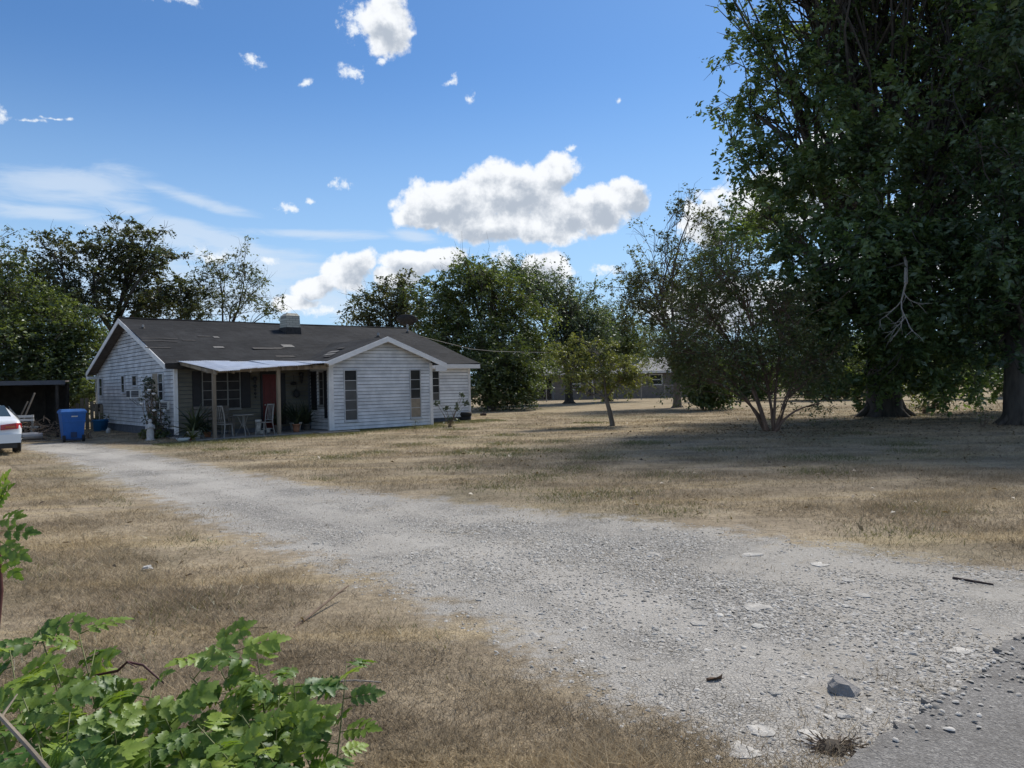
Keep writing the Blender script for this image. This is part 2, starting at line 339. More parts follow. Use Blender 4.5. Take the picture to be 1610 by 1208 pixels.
def shingle_material():
    m, nt, o = newmat("asphalt_shingle"); b = N(nt, 'ShaderNodeBsdfPrincipled'); tc = N(nt, 'ShaderNodeTexCoord'); v = tc.outputs['Object']
    br = N(nt, 'ShaderNodeTexBrick'); L(nt, v, br.inputs['Vector']); br.inputs['Scale'].default_value = 1.0
    br.inputs['Brick Width'].default_value = .32; br.inputs['Row Height'].default_value = .14; br.inputs['Mortar Size'].default_value = .008
    br.inputs['Color1'].default_value = (.0125, .0135, .0155, 1); br.inputs['Color2'].default_value = (.025, .0265, .0295, 1); br.inputs['Mortar'].default_value = (.02, .02, .02, 1)
    blot = smooth(nt, nz(nt, v, .7, 6, .68), .42, .64); run = smooth(nt, nz(nt, v, 1.6, 5, .65, stretch=(2.2, .35, 1)), .40, .66)
    c = mixc(nt, math_(nt, 'MULTIPLY', blot, .6), br.outputs['Color'], (.040, .041, .044))
    c = mixc(nt, math_(nt, 'MULTIPLY', run, .5), c, (.016, .016, .017))
    L(nt, c, b.inputs['Base Color']); b.inputs['Roughness'].default_value = .92; b.inputs['Specular IOR Level'].default_value = .15
    bp = N(nt, 'ShaderNodeBump'); bp.inputs['Strength'].default_value = .6; bp.inputs['Distance'].default_value = .03
    L(nt, math_(nt, 'ADD', br.outputs['Fac'], nz(nt, v, 2.0, 5)), bp.inputs['Height']); L(nt, bp.outputs[0], b.inputs['Normal']); L(nt, b.outputs[0], o.inputs[0]); return m
def brickmat(name, c1, c2, mo):
    m, nt, o = newmat(name); b = N(nt, 'ShaderNodeBsdfPrincipled'); tc = N(nt, 'ShaderNodeTexCoord')
    br = N(nt, 'ShaderNodeTexBrick'); mp = N(nt, 'ShaderNodeMapping'); mp.inputs['Rotation'].default_value = (math.radians(90), 0, 0); L(nt, tc.outputs['Object'], mp.inputs[0]); L(nt, mp.outputs[0], br.inputs['Vector'])
    br.inputs['Scale'].default_value = 1; br.inputs['Brick Width'].default_value = .3; br.inputs['Row Height'].default_value = .1; br.inputs['Mortar Size'].default_value = .012
    br.inputs['Color1'].default_value = (*c1, 1); br.inputs['Color2'].default_value = (*c2, 1); br.inputs['Mortar'].default_value = (*mo, 1)
    L(nt, br.outputs['Color'], b.inputs['Base Color']); b.inputs['Roughness'].default_value = .9; L(nt, b.outputs[0], o.inputs[0]); return m
def glassmat(name, col, rough=.12):
    m, nt, o = newmat(name); b = N(nt, 'ShaderNodeBsdfPrincipled'); v = wpos(nt)
    L(nt, mixc(nt, nz(nt, v, 3., 4), tuple(c * .6 for c in col), tuple(c * 1.4 for c in col)), b.inputs['Base Color'])
    b.inputs['Roughness'].default_value = rough; b.inputs['Specular IOR Level'].default_value = .5; L(nt, b.outputs[0], o.inputs[0]); return m
M = dict(
    siding=P('white_siding', (.66, .675, .70), .6, .12, 2.2, .05, 60, col2=(.78, .79, .81), orand=.09), lapshadow=P('painted_lap_shadow', (.10, .11, .13), .9, .2),
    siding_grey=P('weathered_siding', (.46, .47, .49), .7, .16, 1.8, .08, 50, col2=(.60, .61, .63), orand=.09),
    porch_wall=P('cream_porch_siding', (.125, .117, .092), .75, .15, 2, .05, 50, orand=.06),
    trim=P('white_trim', (.70, .70, .70), .55, .10, 3, .03, 40),
    barge=P('white_bargeboard', (.74, .74, .74), .5, .06, 3, .02, 40),
    oldwood=P('weathered_wood', (.20, .165, .125), .85, .3, 5, .3, 30, stretch=(1, 1, .15)),
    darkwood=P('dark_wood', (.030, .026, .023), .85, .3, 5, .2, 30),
    soffit=P('brown_soffit', (.10, .082, .068), .85, .25, 4, .1, 30),
    shutter=P('black_shutter', (.014, .014, .018), .55, .2, 6, .1, 50),
    reddoor=P('dark_red_door', (.105, .010, .010), .5, .15, 5, .05, 30),
    glass=glassmat('window_glass', (.035, .037, .040)), screen=glassmat('window_screen', (.075, .077, .078), .45),
    darkpane=P('dim_pane', (.030, .028, .029), .5, .3, 3, 0, spec=.15), blind=P('tan_blind', (.26, .215, .16), .7, .12, 6, .05, 30),
    shingle=shingle_material(), patch=P('pale_roof_patch', (.17, .165, .155), .85, .2, 12, .1, 40), patch2=P('brown_roof_patch', (.055, .051, .048), .9, .25, 8, .1, 40),
    tin=P('galvanised_tin', (.78, .80, .82), .30, .10, 3, .06, 20, metallic=.45, spec=.5),
    concrete=P('old_concrete', (.22, .21, .195), .9, .2, 2.5, .5, 45), street=street_material(),
    chimney=brickmat('limewashed_brick', (.44, .415, .34), (.54, .51, .43), (.28, .26, .22)), chimneydark=P('dark_flashing', (.045, .04, .037), .8, .3, 8, .2, 30),
    pipe=P('grey_pipe', (.34, .34, .34), .6, .1), dish=P('dark_mesh_dish', (.022, .020, .021), .7, .2),
    acwhite=P('white_metal', (.66, .66, .64), .5, .08), acgrill=P('dark_grill', (.05, .05, .055), .6, .2),
    bluebin=P('blue_plastic', (.014, .105, .36), .45, .12, 4, .05, 20), bluelid=P('blue_plastic_lid', (.03, .12, .36), .4, .12, 4, .03, 20), bluetub=P('teal_blue_plastic', (.022, .13, .30), .45, .12), darkblue=P('dark_blue_plastic', (.010, .028, .085), .5, .1), rubber=P('black_rubber', (.018, .018, .018), .8, .2, 20, .2, 60),
    white=P('chalky_white', (.47, .46, .44), .8, .12, 10), potwhite=P('glazed_white_pot', (.50, .49, .46), .55, .15, 8), terracotta=P('terracotta', (.30, .135, .075), .8, .15, 8), soil=P('dark_soil', (.05, .04, .03), .95, .3, 20),
    chairmetal=P('dull_white_metal', (.21, .207, .195), .55, .15, 8), benchwood=P('grey_bench_wood', (.13, .115, .10), .85, .25, 6, .2, 30),
    ornament=P('dark_iron', (.025, .025, .028), .6, .1), bowl=P('pale_glazed_bowl', (.55, .60, .58), .3, .1),
    carpaint=P('white_car_paint', (.70, .72, .74), .22, .03, 1, 0, spec=.6, orand=0), carglass=glassmat('car_glass', (.04, .06, .075), .05), taillight=P('red_lens', (.34, .016, .014), .2, .15, 10, 0, spec=.6), amber=P('amber_lens', (.42, .10, .03), .2, .1, 10, 0), rim=P('alloy_rim', (.5, .5, .5), .35, .1, metallic=.8), plastic=P('black_plastic', (.03, .03, .03), .6, .1),
    metaldark=P('dark_blue_grey_metal', (.055, .062, .078), .5, .15), tinroof=P('rusty_tin', (.14, .12, .11), .7, .3),
    bark=P('dark_bark', (.070, .060, .050), .95, .35, 5, .9, 14, stretch=(1, 1, .25)), barkgrey=P('grey_brown_bark', (.135, .115, .095), .95, .3, 6, .8, 16, stretch=(1, 1, .25)), barkred=P('smooth_tan_bark', (.150, .092, .064), .75, .3, 8, .25, 20, stretch=(1, 1, .2)),
    deadwood=P('bleached_dead_wood', (.27, .245, .215), .85, .2, 10, .3, 30), twig=P('brown_twig', (.16, .115, .08), .85, .25, 12), darktwig=P('dark_red_stem', (.075, .022, .020), .6, .2, 12), greenstem=P('green_stem', (.13, .15, .05), .6, .2, 12),
    neighbour=P('grey_brick_wall', (.20, .185, .18), .85, .12, 4), nroof=P('grey_roof', (.20, .20, .205), .85, .15, 3),
    galv=P('dull_galvanised', (.30, .30, .30), .55, .1, metallic=.4), cable=P('black_cable', (.05, .05, .05), .6, .1), log=P('dark_log', (.05, .035, .03), .9, .2),
    stone=P('pale_limestone', (.40, .385, .355), .9, .2, 14, .6, 50, orand=.18), stonegrey=P('grey_stone', (.235, .225, .215), .9, .15, 12, .5, 50), chip=P('limestone_chip', (.38, .368, .34), .9, .22, 14, .4, 50, orand=.2),
    lawn=lawn_material(), blade=blade_material(), gravel=gravel_material(),
    lf_big=leafmat('broad_dark_leaf', (0.050, 0.091, 0.038), (0.167, 0.237, 0.085), .45),
    lf_right=leafmat('darker_green_leaf', (0.038, 0.067, 0.031), (0.115, 0.178, 0.067), .45),  # darker leaf tone than the big tree's
    lf_airy=leafmat('airy_olive_leaf', (0.055, 0.073, 0.031), (0.138, 0.160, 0.066), .45),
    lf_myrtle=leafmat('brownish_leaf', (.078, .098, .036), (.185, .200, .072), .45),
    lf_small=leafmat('yellow_green_leaf', (0.106, 0.131, 0.035), (0.269, 0.281, 0.088), .4),
    lf_mid=leafmat('mid_green_leaf', (0.057, 0.089, 0.033), (0.174, 0.217, 0.070), .45),
    lf_blue=leafmat('blue_green_leaf', (0.056, 0.088, 0.060), (0.144, 0.193, 0.124), .45),
    lf_left=leafmat('left_tree_leaf', (0.044, 0.062, 0.028), (0.132, 0.139, 0.056), .45),
    lf_hedge=leafmat('hedge_leaf', (0.044, 0.070, 0.025), (0.151, 0.192, 0.063), .45),
    lf_rose=leafmat('rose_leaf', (.030, .048, .026), (.080, .110, .055), .3),
    lf_fore=leafmat('fresh_green_leaf', (.050, .120, .022), (.250, .345, .060), .42, .03, attr=None, mottle=.45),
    lf_agave=leafmat('agave_leaf', (.018, .028, .016), (.060, .075, .030), .1, .06, attr=None), lf_yellow=leafmat('pale_pot_leaf', (.09, .11, .03), (.17, .17, .05), .3, .05, attr=None),
    flower=P('white_petal', (.78, .76, .74), .6, .05), brownleaf=P('brown_debris', (.11, .07, .045), .9, .3, 12))

# ------------------------------------------------------------------ ground, driveway, street
def smoothstep(x, a, b):
    t = np.clip((x - a) / (b - a), 0, 1); return t * t * (3 - 2 * t)
def inpoly(P_, poly):
    x, y = P_[:, 0], P_[:, 1]; ins = np.zeros(len(P_), bool); n = len(poly)
    for i in range(n):
        (x1, y1), (x2, y2) = poly[i], poly[(i + 1) % n]
        c = ((y1 > y) != (y2 > y)) & (x < (x2 - x1) * (y - y1) / (y2 - y1 + 1e-12) + x1); ins ^= c
    return ins
def sdist(P_, poly):
    best = np.full(len(P_), 1e9); n = len(poly)
    for i in range(n):
        a_ = np.array(poly[i]); b_ = np.array(poly[(i + 1) % n]); ab = b_ - a_
        t = np.clip(((P_ - a_) @ ab) / (ab @ ab + 1e-12), 0, 1)
        best = np.minimum(best, np.linalg.norm(P_ - (a_ + t[:, None] * ab), axis=1))
    return np.where(inpoly(P_, poly), best, -best)
def GP(pts): return [G(*p)[:2] for p in pts]
drive_up = [(30,699),(120,696),(200,706),(280,722),(350,737),(500,764),(650,781),(850,802),(1050,822),(1250,848),(1450,878),(1610,898)]
drive_lo = [(1330,1230),(1150,1200),(1050,1152),(950,1102),(850,1042),(750,988),(650,942),(520,900),(400,852),(300,815),(230,782),(150,745),(80,716),(30,708)]
ep = GP([(1330,1230)])[0]
DRIVE = GP(drive_up) + [(7.5, 4.6), (6.0, 2.0), (1.2, 2.0)] + GP(drive_lo)
STREET = GP([(1300,1222),(1345,1190),(1400,1158),(1440,1132),(1470,1108),(1525,1072),(1570,1040),(1610,1010)]) + [(4.2, 5.6), (9, 11.5), (40, 40), (60, 30), (20, -20), (-20, -20), (-6, -2.5), (0.6, 2.35)]
bare = [GP([(60,706),(140,703),(200,712),(140,738),(90,726)])]
rng = np.random.default_rng(3)
gx = np.concatenate([-np.geomspace(30, 700, 18)[::-1], np.linspace(-28, 28, 57), np.geomspace(30, 700, 18)])
gy = np.concatenate([[-600, -200, -60, -20, -8], np.linspace(-2, 60, 63), np.geomspace(64, 900, 20)])
X, Y = np.meshgrid(gx, gy); Zg = np.zeros_like(X)
V = np.stack([X.ravel(), Y.ravel(), Zg.ravel()], 1); nx, ny = len(gx), len(gy)
idx = np.arange(nx * ny).reshape(ny, nx)
F = np.stack([idx[:-1, :-1].ravel(), idx[:-1, 1:].ravel(), idx[1:, 1:].ravel(), idx[1:, :-1].ravel()], 1)
tag(link('ground', npmesh('ground', V, F), M['lawn']), kind='structure')
TRACKS = [GP([(60,704),(160,716),(260,738),(400,778),(560,820),(760,868),(960,935),(1130,1010),(1290,1110),(1380,1190)]), GP([(100,726),(200,768),(330,815),(520,885),(640,912),(780,968),(920,1050),(1040,1130),(1120,1200)])]
def track(Pt):
    k = np.zeros(len(Pt))
    for tr, w in zip(TRACKS, (.38, .42)):
        best = np.full(len(Pt), 1e9)
        for i in range(len(tr) - 1):
            a_ = np.array(tr[i]); ab = np.array(tr[i + 1]) - a_; t = np.clip(((Pt - a_) @ ab) / (ab @ ab), 0, 1); best = np.minimum(best, np.linalg.norm(Pt - a_ - t[:, None] * ab, axis=1))
        k = np.maximum(k, np.exp(-(best / w) ** 2))
    return k
def sheet(name, poly, z, cell, margin, mat_, edgeattr=True, bump=0.0):
    A_ = np.array(poly); x0, y0 = A_.min(0) - margin; x1, y1 = A_.max(0) + margin
    xs = np.arange(x0, x1 + cell, cell); ys = np.arange(y0, y1 + cell, cell)
    X, Y = np.meshgrid(xs, ys); Pt = np.stack([X.ravel(), Y.ravel()], 1); sd = sdist(Pt, poly)
    idx = np.arange(len(xs) * len(ys)).reshape(len(ys), len(xs))
    F = np.stack([idx[:-1, :-1].ravel(), idx[:-1, 1:].ravel(), idx[1:, 1:].ravel(), idx[1:, :-1].ravel()], 1)
    F = F[(sd[F] > -margin).all(1)]; used = np.unique(F); re = np.full(len(Pt), -1); re[used] = np.arange(len(used))
    m_ = smoothstep(sd[used], -margin * .8, margin * .9)
    V = np.concatenate([Pt[used], np.full((len(used), 1), z)], 1)
    return link(name, npmesh(name, V, re[F], {'m': m_, 'trk': track(Pt[used])}), mat_)
tag(sheet('driveway', DRIVE, .005, .12, 1.2, M['gravel']), kind='structure')
# broken concrete edge of the street: a slab 4 cm proud with a ragged rim
def street():
    r = random.Random(5); pts = STREET[:9]; edge = []
    for (a_, b_) in zip(pts[:-1], pts[1:]):
        d = math.hypot(b_[0]-a_[0], b_[1]-a_[1]); n = max(2, int(d / .06))
        for i in range(n):
            t = i / n; edge.append((a_[0]+(b_[0]-a_[0])*t + r.gauss(0, .022) + .05 * math.sin(len(edge) * .31), a_[1]+(b_[1]-a_[1])*t + r.gauss(0, .022) + .04 * math.sin(len(edge) * .23 + 1)))
    poly = edge + STREET[8:]
    n = len(poly); mb = MB()
    mb.v = [(x, y, .03) for x, y in poly] + [(x + .0, y - .0, -.05) for x, y in poly]
    mb.f = [tuple(range(n))[::-1]] + [(i, (i+1) % n, n + (i+1) % n, n + i) for i in range(n)]
    return tag(mb.build('street', M['street']), kind='structure')
street()
HOUSE_U, HOUSE_ANG = None, .7058
P0 = Vector((-11.823, 26.576, 0)); ca_, sa_ = math.cos(HOUSE_ANG), math.sin(HOUSE_ANG)
UX = Vector((ca_, sa_, 0)); VX = Vector((-sa_, ca_, 0))
def hp(u, v, z=0.0):
    p = P0 + UX * u + VX * v; return (p.x, p.y, z)
def on_v(px, py, v):      # pixel -> (u,z) on the house plane v = const
    r = Vector(ray(px, py)); C = Vector((0, 0, CAMH)); t = ((P0 - C).dot(VX) + v) / r.dot(VX); p = C + r * t
    return (p - P0).dot(UX), p.z
def on_u(px, py, u):
    r = Vector(ray(px, py)); C = Vector((0, 0, CAMH)); t = ((P0 - C).dot(UX) + u) / r.dot(UX); p = C + r * t
    return (p - P0).dot(VX), p.z

# ------------------------------------------------------------------ the house
HL, HD, HW, HR, OG, OE, RO = 12.92, 11.58, 2.53, 4.68, .42, .30, .20
UA, UB, WV, WR, WRU = 5.09, 9.61, 1.76, 3.62, 7.37
SLOPE = (HR - RO - HW) / (HD / 2)
def roofz(v): return HW + RO + SLOPE * (v if v <= HD / 2 else HD - v)
house = thing('house', 'low white clapboard house with dark shingle roof and tin-roofed porch', 'house', (P0.x, P0.y, 0), HOUSE_ANG)
def wallpart(name, mb): return mb.build(name, M['lapshadow'], house)  # dark core colour paints the lap shadow into the gaps between boards
def board_mesh(l0, l1, h, axis, out, top=None):
    """one lapped siding board along 'u' or 'v', proud side towards 'out' (-1/+1 on the other axis)"""
    T = top or (l0, l1); mb = MB(); vs = []; g = h * .13
    for l, tl in ((l0, T[0]), (l1, T[1])):
        for (o_, z_, ll) in ((.006, h, tl), (.034, g, l), (.004, g, l), (.004, h, tl)):
            vs.append((ll, out * o_, z_) if axis == 'u' else (out * o_, ll, z_))
    mb.add(vs, [(0,1,5,4),(1,2,6,5),(2,3,7,6),(3,0,4,7),(3,2,1,0),(4,5,6,7)]); return mb
def boards(parent, axis, fixed, l0, l1, z0, z1, h, out, mat_, clip=None):
    z = z0; shared = board_mesh(l0, l1, h, axis, out).mesh('siding_board')
    shared.materials.append(mat_); r = random.Random(int(fixed * 100) + 3)
    while z < z1 - .02:
        a_, b_ = l0, l1; top = (l0, l1)
        if clip:
            c = clip(z); ct = clip(z + h); a_, b_ = max(l0, c[0]), min(l1, c[1]); top = (max(l0, ct[0]), min(l1, ct[1]))
            if top[1] - top[0] < 0: top = ((top[0] + top[1]) / 2,) * 2
        if b_ - a_ < .15: break
        me = shared if (a_ == l0 and b_ == l1 and top == (l0, l1)) else board_mesh(a_, b_, h * 1.0, axis, out, top).mesh('siding_board')
        o = link('siding_board', me, mat_, parent)
        o.location = (0, fixed, z) if axis == 'u' else (fixed, 0, z)
        o.rotation_euler = ((0, r.uniform(-.0003, .0003), 0) if axis == 'u' else (r.uniform(-.0003, .0003), 0, 0))
        z += h
# cores (solid, just behind the boards)
gw = MB(); gw.add([(0.012,0,.0),(0.012,HD,.0),(0.012,HD,HW+.05),(0.012,HD/2,HR-RO+.03),(0.012,0,HW+.05),(.15,0,.0),(.15,HD,.0),(.15,HD,HW+.05),(.15,HD/2,HR-RO+.03),(.15,0,HW+.05)],
    [(4,3,2,1,0),(5,6,7,8,9),(0,1,6,5),(1,2,7,6),(2,3,8,7),(3,4,9,8),(4,0,5,9)])
gable_wall = wallpart('gable_wall', gw)
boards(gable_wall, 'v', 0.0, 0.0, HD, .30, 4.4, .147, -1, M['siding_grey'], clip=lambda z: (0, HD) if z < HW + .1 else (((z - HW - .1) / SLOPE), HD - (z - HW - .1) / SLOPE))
front_wall = wallpart('front_wall', MB().box(.15, UA - .0, .012, .15, 0, HW + .15))
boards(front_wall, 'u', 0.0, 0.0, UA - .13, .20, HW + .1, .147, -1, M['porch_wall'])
right_wall = wallpart('right_wall', MB().box(UB, HL - .012, .012, .15, 0, HW + .1))
boards(right_wall, 'u', 0.0, UB + .1, HL, .19, HW + .05, .135, -1, M['siding'])
end_wall = MB(); end_wall.add([(HL-.15,.15,0),(HL-.15,HD,0),(HL-.15,HD,HW+.05),(HL-.15,HD/2,HR-RO+.03),(HL-.15,.15,HW+.05),(HL,.15,0),(HL,HD,0),(HL,HD,HW+.05),(HL,HD/2,HR-RO+.03),(HL,.15,HW+.05)],
    [(0,1,2,3,4),(9,8,7,6,5),(5,6,1,0),(6,7,2,1),(7,8,3,2),(8,9,4,3),(9,5,0,4)])
end_wall = wallpart('end_wall', end_wall); boards(end_wall, 'v', HL, .0, HD, .15, 4.4, .147, 1, M['siding'], clip=lambda z: (0, HD) if z < HW + .1 else (((z - HW - .1) / SLOPE), HD - (z - HW - .1) / SLOPE))
wallpart('back_wall', MB().box(.16, HL - .16, HD - .15, HD - .012, 0, HW + .1))
WS = (WR - .07 - 2.70) / (WRU - UA)           # wing roof slope
def wroof(u): return WR - WS * abs(u - WRU) * 1.0
wm = WV - .012
wg = MB(); wg.add([(UA+.012,-wm,0),(UB-.012,-wm,0),(UB-.012,-wm,2.62),(WRU,-wm,WR-.14),(UA+.012,-wm,2.62),(UA+.012,-wm+.14,0),(UB-.012,-wm+.14,0),(UB-.012,-wm+.14,2.62),(WRU,-wm+.14,WR-.14),(UA+.012,-wm+.14,2.62)],
    [(0,1,2,3,4),(9,8,7,6,5),(5,6,1,0),(6,7,2,1),(7,8,3,2),(8,9,4,3),(9,5,0,4)])
wing_wall = wallpart('wing_wall', wg)
boards(wing_wall, 'u', -WV, UA, UB, .03, 3.4, .1325, -1, M['siding'], clip=lambda z: (UA, UB) if z < 2.58 else (WRU - (WR - .10 - z) / WS, WRU + (WR - .10 - z) / WS))
wing_left = wallpart('wing_side_wall', MB().box(UA + .012, UA + .14, -wm + .14, .0, 0, 2.62)); boards(wing_left, 'v', UA, -WV, -.03, .06, 2.55, .1325, -1, M['siding'])
wing_right = wallpart('wing_side_wall', MB().box(UB - .14, UB - .012, -wm + .14, .0, 0, 2.62)); boards(wing_right, 'v', UB, -WV, -.03, .06, 2.55, .1325, 1, M['siding'])
for (u0, v0) in ((-.03, -.03), (-.03, HD - .07), (UA - .035, -WV - .035), (UB - .07, -WV - .035), (HL - .07, -.035)):
    MB().box(u0 - (.02 if u0 < HL - .2 else -.02), u0 + .10 + (.02 if u0 > HL - .2 or abs(u0 - UB + .07) < .01 else 0), v0 - (.02 if v0 < 1 else -.02), v0 + .10 + (.02 if v0 > 1 else 0), .04 if v0 < -.1 else .12, 2.60 if v0 < -.1 else HW + .04).build('corner_trim', M['trim'], house)
# foundations
MB().box(.05, HL - .05, .06, HD - .06, -.05, .28).build('foundation', M['concrete'], house)
# roofs: sagging sheets with a real thickness
def roofsheet(name, fn, us, vs, th, m_, parent):
    nu, nv = len(us), len(vs); mb = MB()
    for k in (0, 1):
        for v in vs:
            for u in us:
                x, y, z = fn(u, v); mb.v.append((x, y, z - k * th))
    T = nu * nv; I = lambda i, j, k: k * T + j * nu + i
    for j in range(nv - 1):
        for i in range(nu - 1):
            mb.f.append((I(i,j,0), I(i+1,j,0), I(i+1,j+1,0), I(i,j+1,0))); mb.f.append((I(i,j,1), I(i,j+1,1), I(i+1,j+1,1), I(i+1,j,1)))
    for i in range(nu - 1):
        mb.f.append((I(i,0,0), I(i,0,1), I(i+1,0,1), I(i+1,0,0))); mb.f.append((I(i,nv-1,0), I(i+1,nv-1,0), I(i+1,nv-1,1), I(i,nv-1,1)))
    for j in range(nv - 1):
        mb.f.append((I(0,j,0), I(0,j+1,0), I(0,j+1,1), I(0,j,1))); mb.f.append((I(nu-1,j,0), I(nu-1,j,1), I(nu-1,j+1,1), I(nu-1,j+1,0)))
    return mb.build(name, m_, parent)
def sag(u, v): return .022 * math.sin(u * 1.1 + v * .6) + .018 * math.sin(u * 2.3 - v * 1.7 + 1) - .03 * math.sin(math.pi * u / HL) * (1 if 0 < u < HL else 0)
us = np.linspace(-OG, HL + OG, 34); roof_f = roofsheet('roof_slope', lambda u, v: (u, v, roofz(v) + sag(u, v) * (1 if v < HD/2 - .1 else .4)), us, np.linspace(-OE, HD / 2, 16), .07, M['shingle'], house)
roof_b = roofsheet('roof_slope', lambda u, v: (u, v, roofz(v)), np.linspace(-OG, HL + OG, 6), np.linspace(HD / 2 + .01, HD + OE, 4), .07, M['shingle'], house)
MB().tube([(-OG, HD/2, HR + .0), (HL/2, HD/2, HR - .03), (HL + OG, HD/2, HR)], .06, 6).build('ridge_cap', M['shingle'], house)
WF0, WF1 = 4.68, 10.13
vb = 2.9
roofsheet('wing_roof_slope', lambda u, v: (u, v, wroof(u) + .012 * math.sin(u * 2 + v * 2.2)), np.linspace(WF0, WRU, 10), np.linspace(-WV - .35, vb, 14), .06, M['shingle'], house)
roofsheet('wing_roof_slope', lambda u, v: (u, v, wroof(u) + .012 * math.sin(u * 2 + v * 2.2)), np.linspace(WRU + .005, WF1, 10), np.linspace(-WV - .35, vb, 14), .06, M['shingle'], house)
# barge boards, fascias, soffits
def rake(p, q, t, h, m_, name='bargeboard'):
    (u0, v0, z0), (u1, v1, z1) = p, q; n = Vector((t, 0, 0)) if abs(u1 - u0) < .01 else Vector((0, t, 0))
    a_, b_ = Vector(p), Vector(q); d = Vector((0, 0, h))
    MB().hexa([a_ - d, b_ - d, b_ - d + n, a_ - d + n, a_, b_, b_ + n, a_ + n]).build(name, m_, house)
g0 = -OG - .03
rake((g0, -OE - .04, roofz(-OE) - .015), (g0, HD/2, HR - .015), .028, .19, M['trim'])
rake((g0, HD/2, HR - .015), (g0, HD + OE + .04, roofz(HD + OE) - .015), .028, .19, M['trim'])
MB().box(g0, g0 + .45, HD + OE - .40, HD + OE + .03, roofz(HD + OE) - .33, roofz(HD + OE) - .20).build('eave_return', M['trim'], house)
w0 = -WV - .385
rake((WF0 - .04, w0, wroof(WF0) - .02), (WRU, w0, WR + .005), .033, .20, M['barge'])
rake((WRU, w0, WR + .005), (WF1 + .04, w0, wroof(WF1) - .02), .033, .20, M['barge'])
MB().box(WF1 - .52, WF1 + .03, w0 + .001, w0 + .034, wroof(WF1) - .34, wroof(WF1) - .10).build('eave_return', M['barge'], house)
MB().box(UB + .05, HL + OG, -OE - .035, -OE - .003, roofz(-OE) - .22, roofz(-OE) - .03).build('fascia_board', M['barge'], house)
MB().box(UB + .05, HL + OG - .02, -OE, .02, roofz(-OE) - .21, roofz(-OE) - .18).build('soffit', M['trim'], house)
MB().box(-OG + .04, UA, -OE - .03, -OE - .002, roofz(-OE) - .20, roofz(-OE) - .03).build('fascia_board', M['darkwood'], house)
MB().hexa([(-OG+.02,-OE,roofz(-OE)-.15),(-.03,-OE,roofz(-OE)-.15),(-.03,HD/2,HR-.14),(-OG+.02,HD/2,HR-.14),(-OG+.02,-OE,roofz(-OE)-.12),(-.03,-OE,roofz(-OE)-.12),(-.03,HD/2,HR-.11),(-OG+.02,HD/2,HR-.11)]).build('soffit', M['soffit'], house)
MB().hexa([(-OG+.02,HD/2,HR-.14),(-.03,HD/2,HR-.14),(-.03,HD+OE,roofz(HD+OE)-.15),(-OG+.02,HD+OE,roofz(HD+OE)-.15),(-OG+.02,HD/2,HR-.11),(-.03,HD/2,HR-.11),(-.03,HD+OE,roofz(HD+OE)-.12),(-OG+.02,HD+OE,roofz(HD+OE)-.12)]).build('soffit', M['soffit'], house)
# missing and patched shingles
def roofpx(px, py):
    r = Vector(ray(px, py)); C = Vector((0, 0, CAMH)); n = Vector((VX.x * -SLOPE, VX.y * -SLOPE, 1.0)); p0 = Vector(hp(0, 0, HW + RO))
    t = (p0 - C).dot(n) / r.dot(n); p = C + r * t; return (p - P0).dot(UX), (p - P0).dot(VX)
for (px, py, w, h, mk) in [(455,546,.50,.32,'patch'),(345,547,.40,.16,'patch'),(322,529,.5,.10,'patch2'),(341,531,.22,.16,'patch'),(252,534,1.3,.06,'patch2'),(252,538,1.3,.06,'patch2'),(249,548,.9,.07,'patch2'),(422,549,1.2,.22,'patch2'),(440,548,.5,.12,'patch2'),(298,536,.5,.08,'patch2'),(450,560,.8,.15,'patch2')]:
    u, v = roofpx(px, py); z0, z1 = roofz(v) + sag(u, v) + .012, roofz(v + h) + sag(u, v + h) + .012
    MB().hexa([(u-w/2,v,z0),(u+w/2,v,z0),(u+w/2*.94,v+h,z1),(u-w/2*.97,v+h,z1),(u-w/2,v,z0+.012),(u+w/2,v,z0+.012),(u+w/2*.94,v+h,z1+.012),(u-w/2*.97,v+h,z1+.012)]).build('shingle_patch', M[mk], house)
for (u, v, w, h, mk) in [(5.75, -.9, .18, .75, 'patch'), (5.45, -1.2, .16, .8, 'patch'), (5.2, -1.45, .13, .6, 'patch2'), (6.2, -.6, .14, .5, 'patch2')]:
    z = lambda uu: wroof(uu) + .03
    MB().hexa([(u,v,z(u)),(u+w,v,z(u+w)),(u+w,v+h,z(u+w)),(u,v+h,z(u)),(u,v,z(u)+.012),(u+w,v,z(u+w)+.012),(u+w,v+h,z(u+w)+.012),(u,v+h,z(u)+.012)]).build('shingle_patch', M[mk], house)
# chimney and pipes
u, v = roofpx(461, 524); zc = roofz(v)
ch = MB().tbox(u-.34, u+.34, v-.02, v+.66, zc+.22, u-.32, u+.32, v, v+.62, zc+.78).build('chimney', M['chimney'], house)
MB().tbox(u-.37, u+.37, v-.06, v+.72, zc-.1, u-.355, u+.355, v-.035, v+.675, zc+.26).build('flashing', M['chimneydark'], ch)
MB().tbox(u-.32, u+.32, v, v+.62, zc+.781, u-.20, u+.24, v+.1, v+.5, zc+.90).build('chimney_cap', M['chimney'], ch)
for (px, py, r, h) in ((641, 523, .045, .42), (595, 530, .06, .2), (225, 517, .04, .16)):
    u, v = roofpx(px, py); pp = MB().tube([(u, v, roofz(v) - .05), (u, v, roofz(v) + h)], r, 8).build('vent_pipe', M['pipe'], house)
    MB().lathe([(r + .05, 0), (r + .012, .07)], 10, (u, v, roofz(v))).build('pipe_collar', M['chimneydark'], pp)
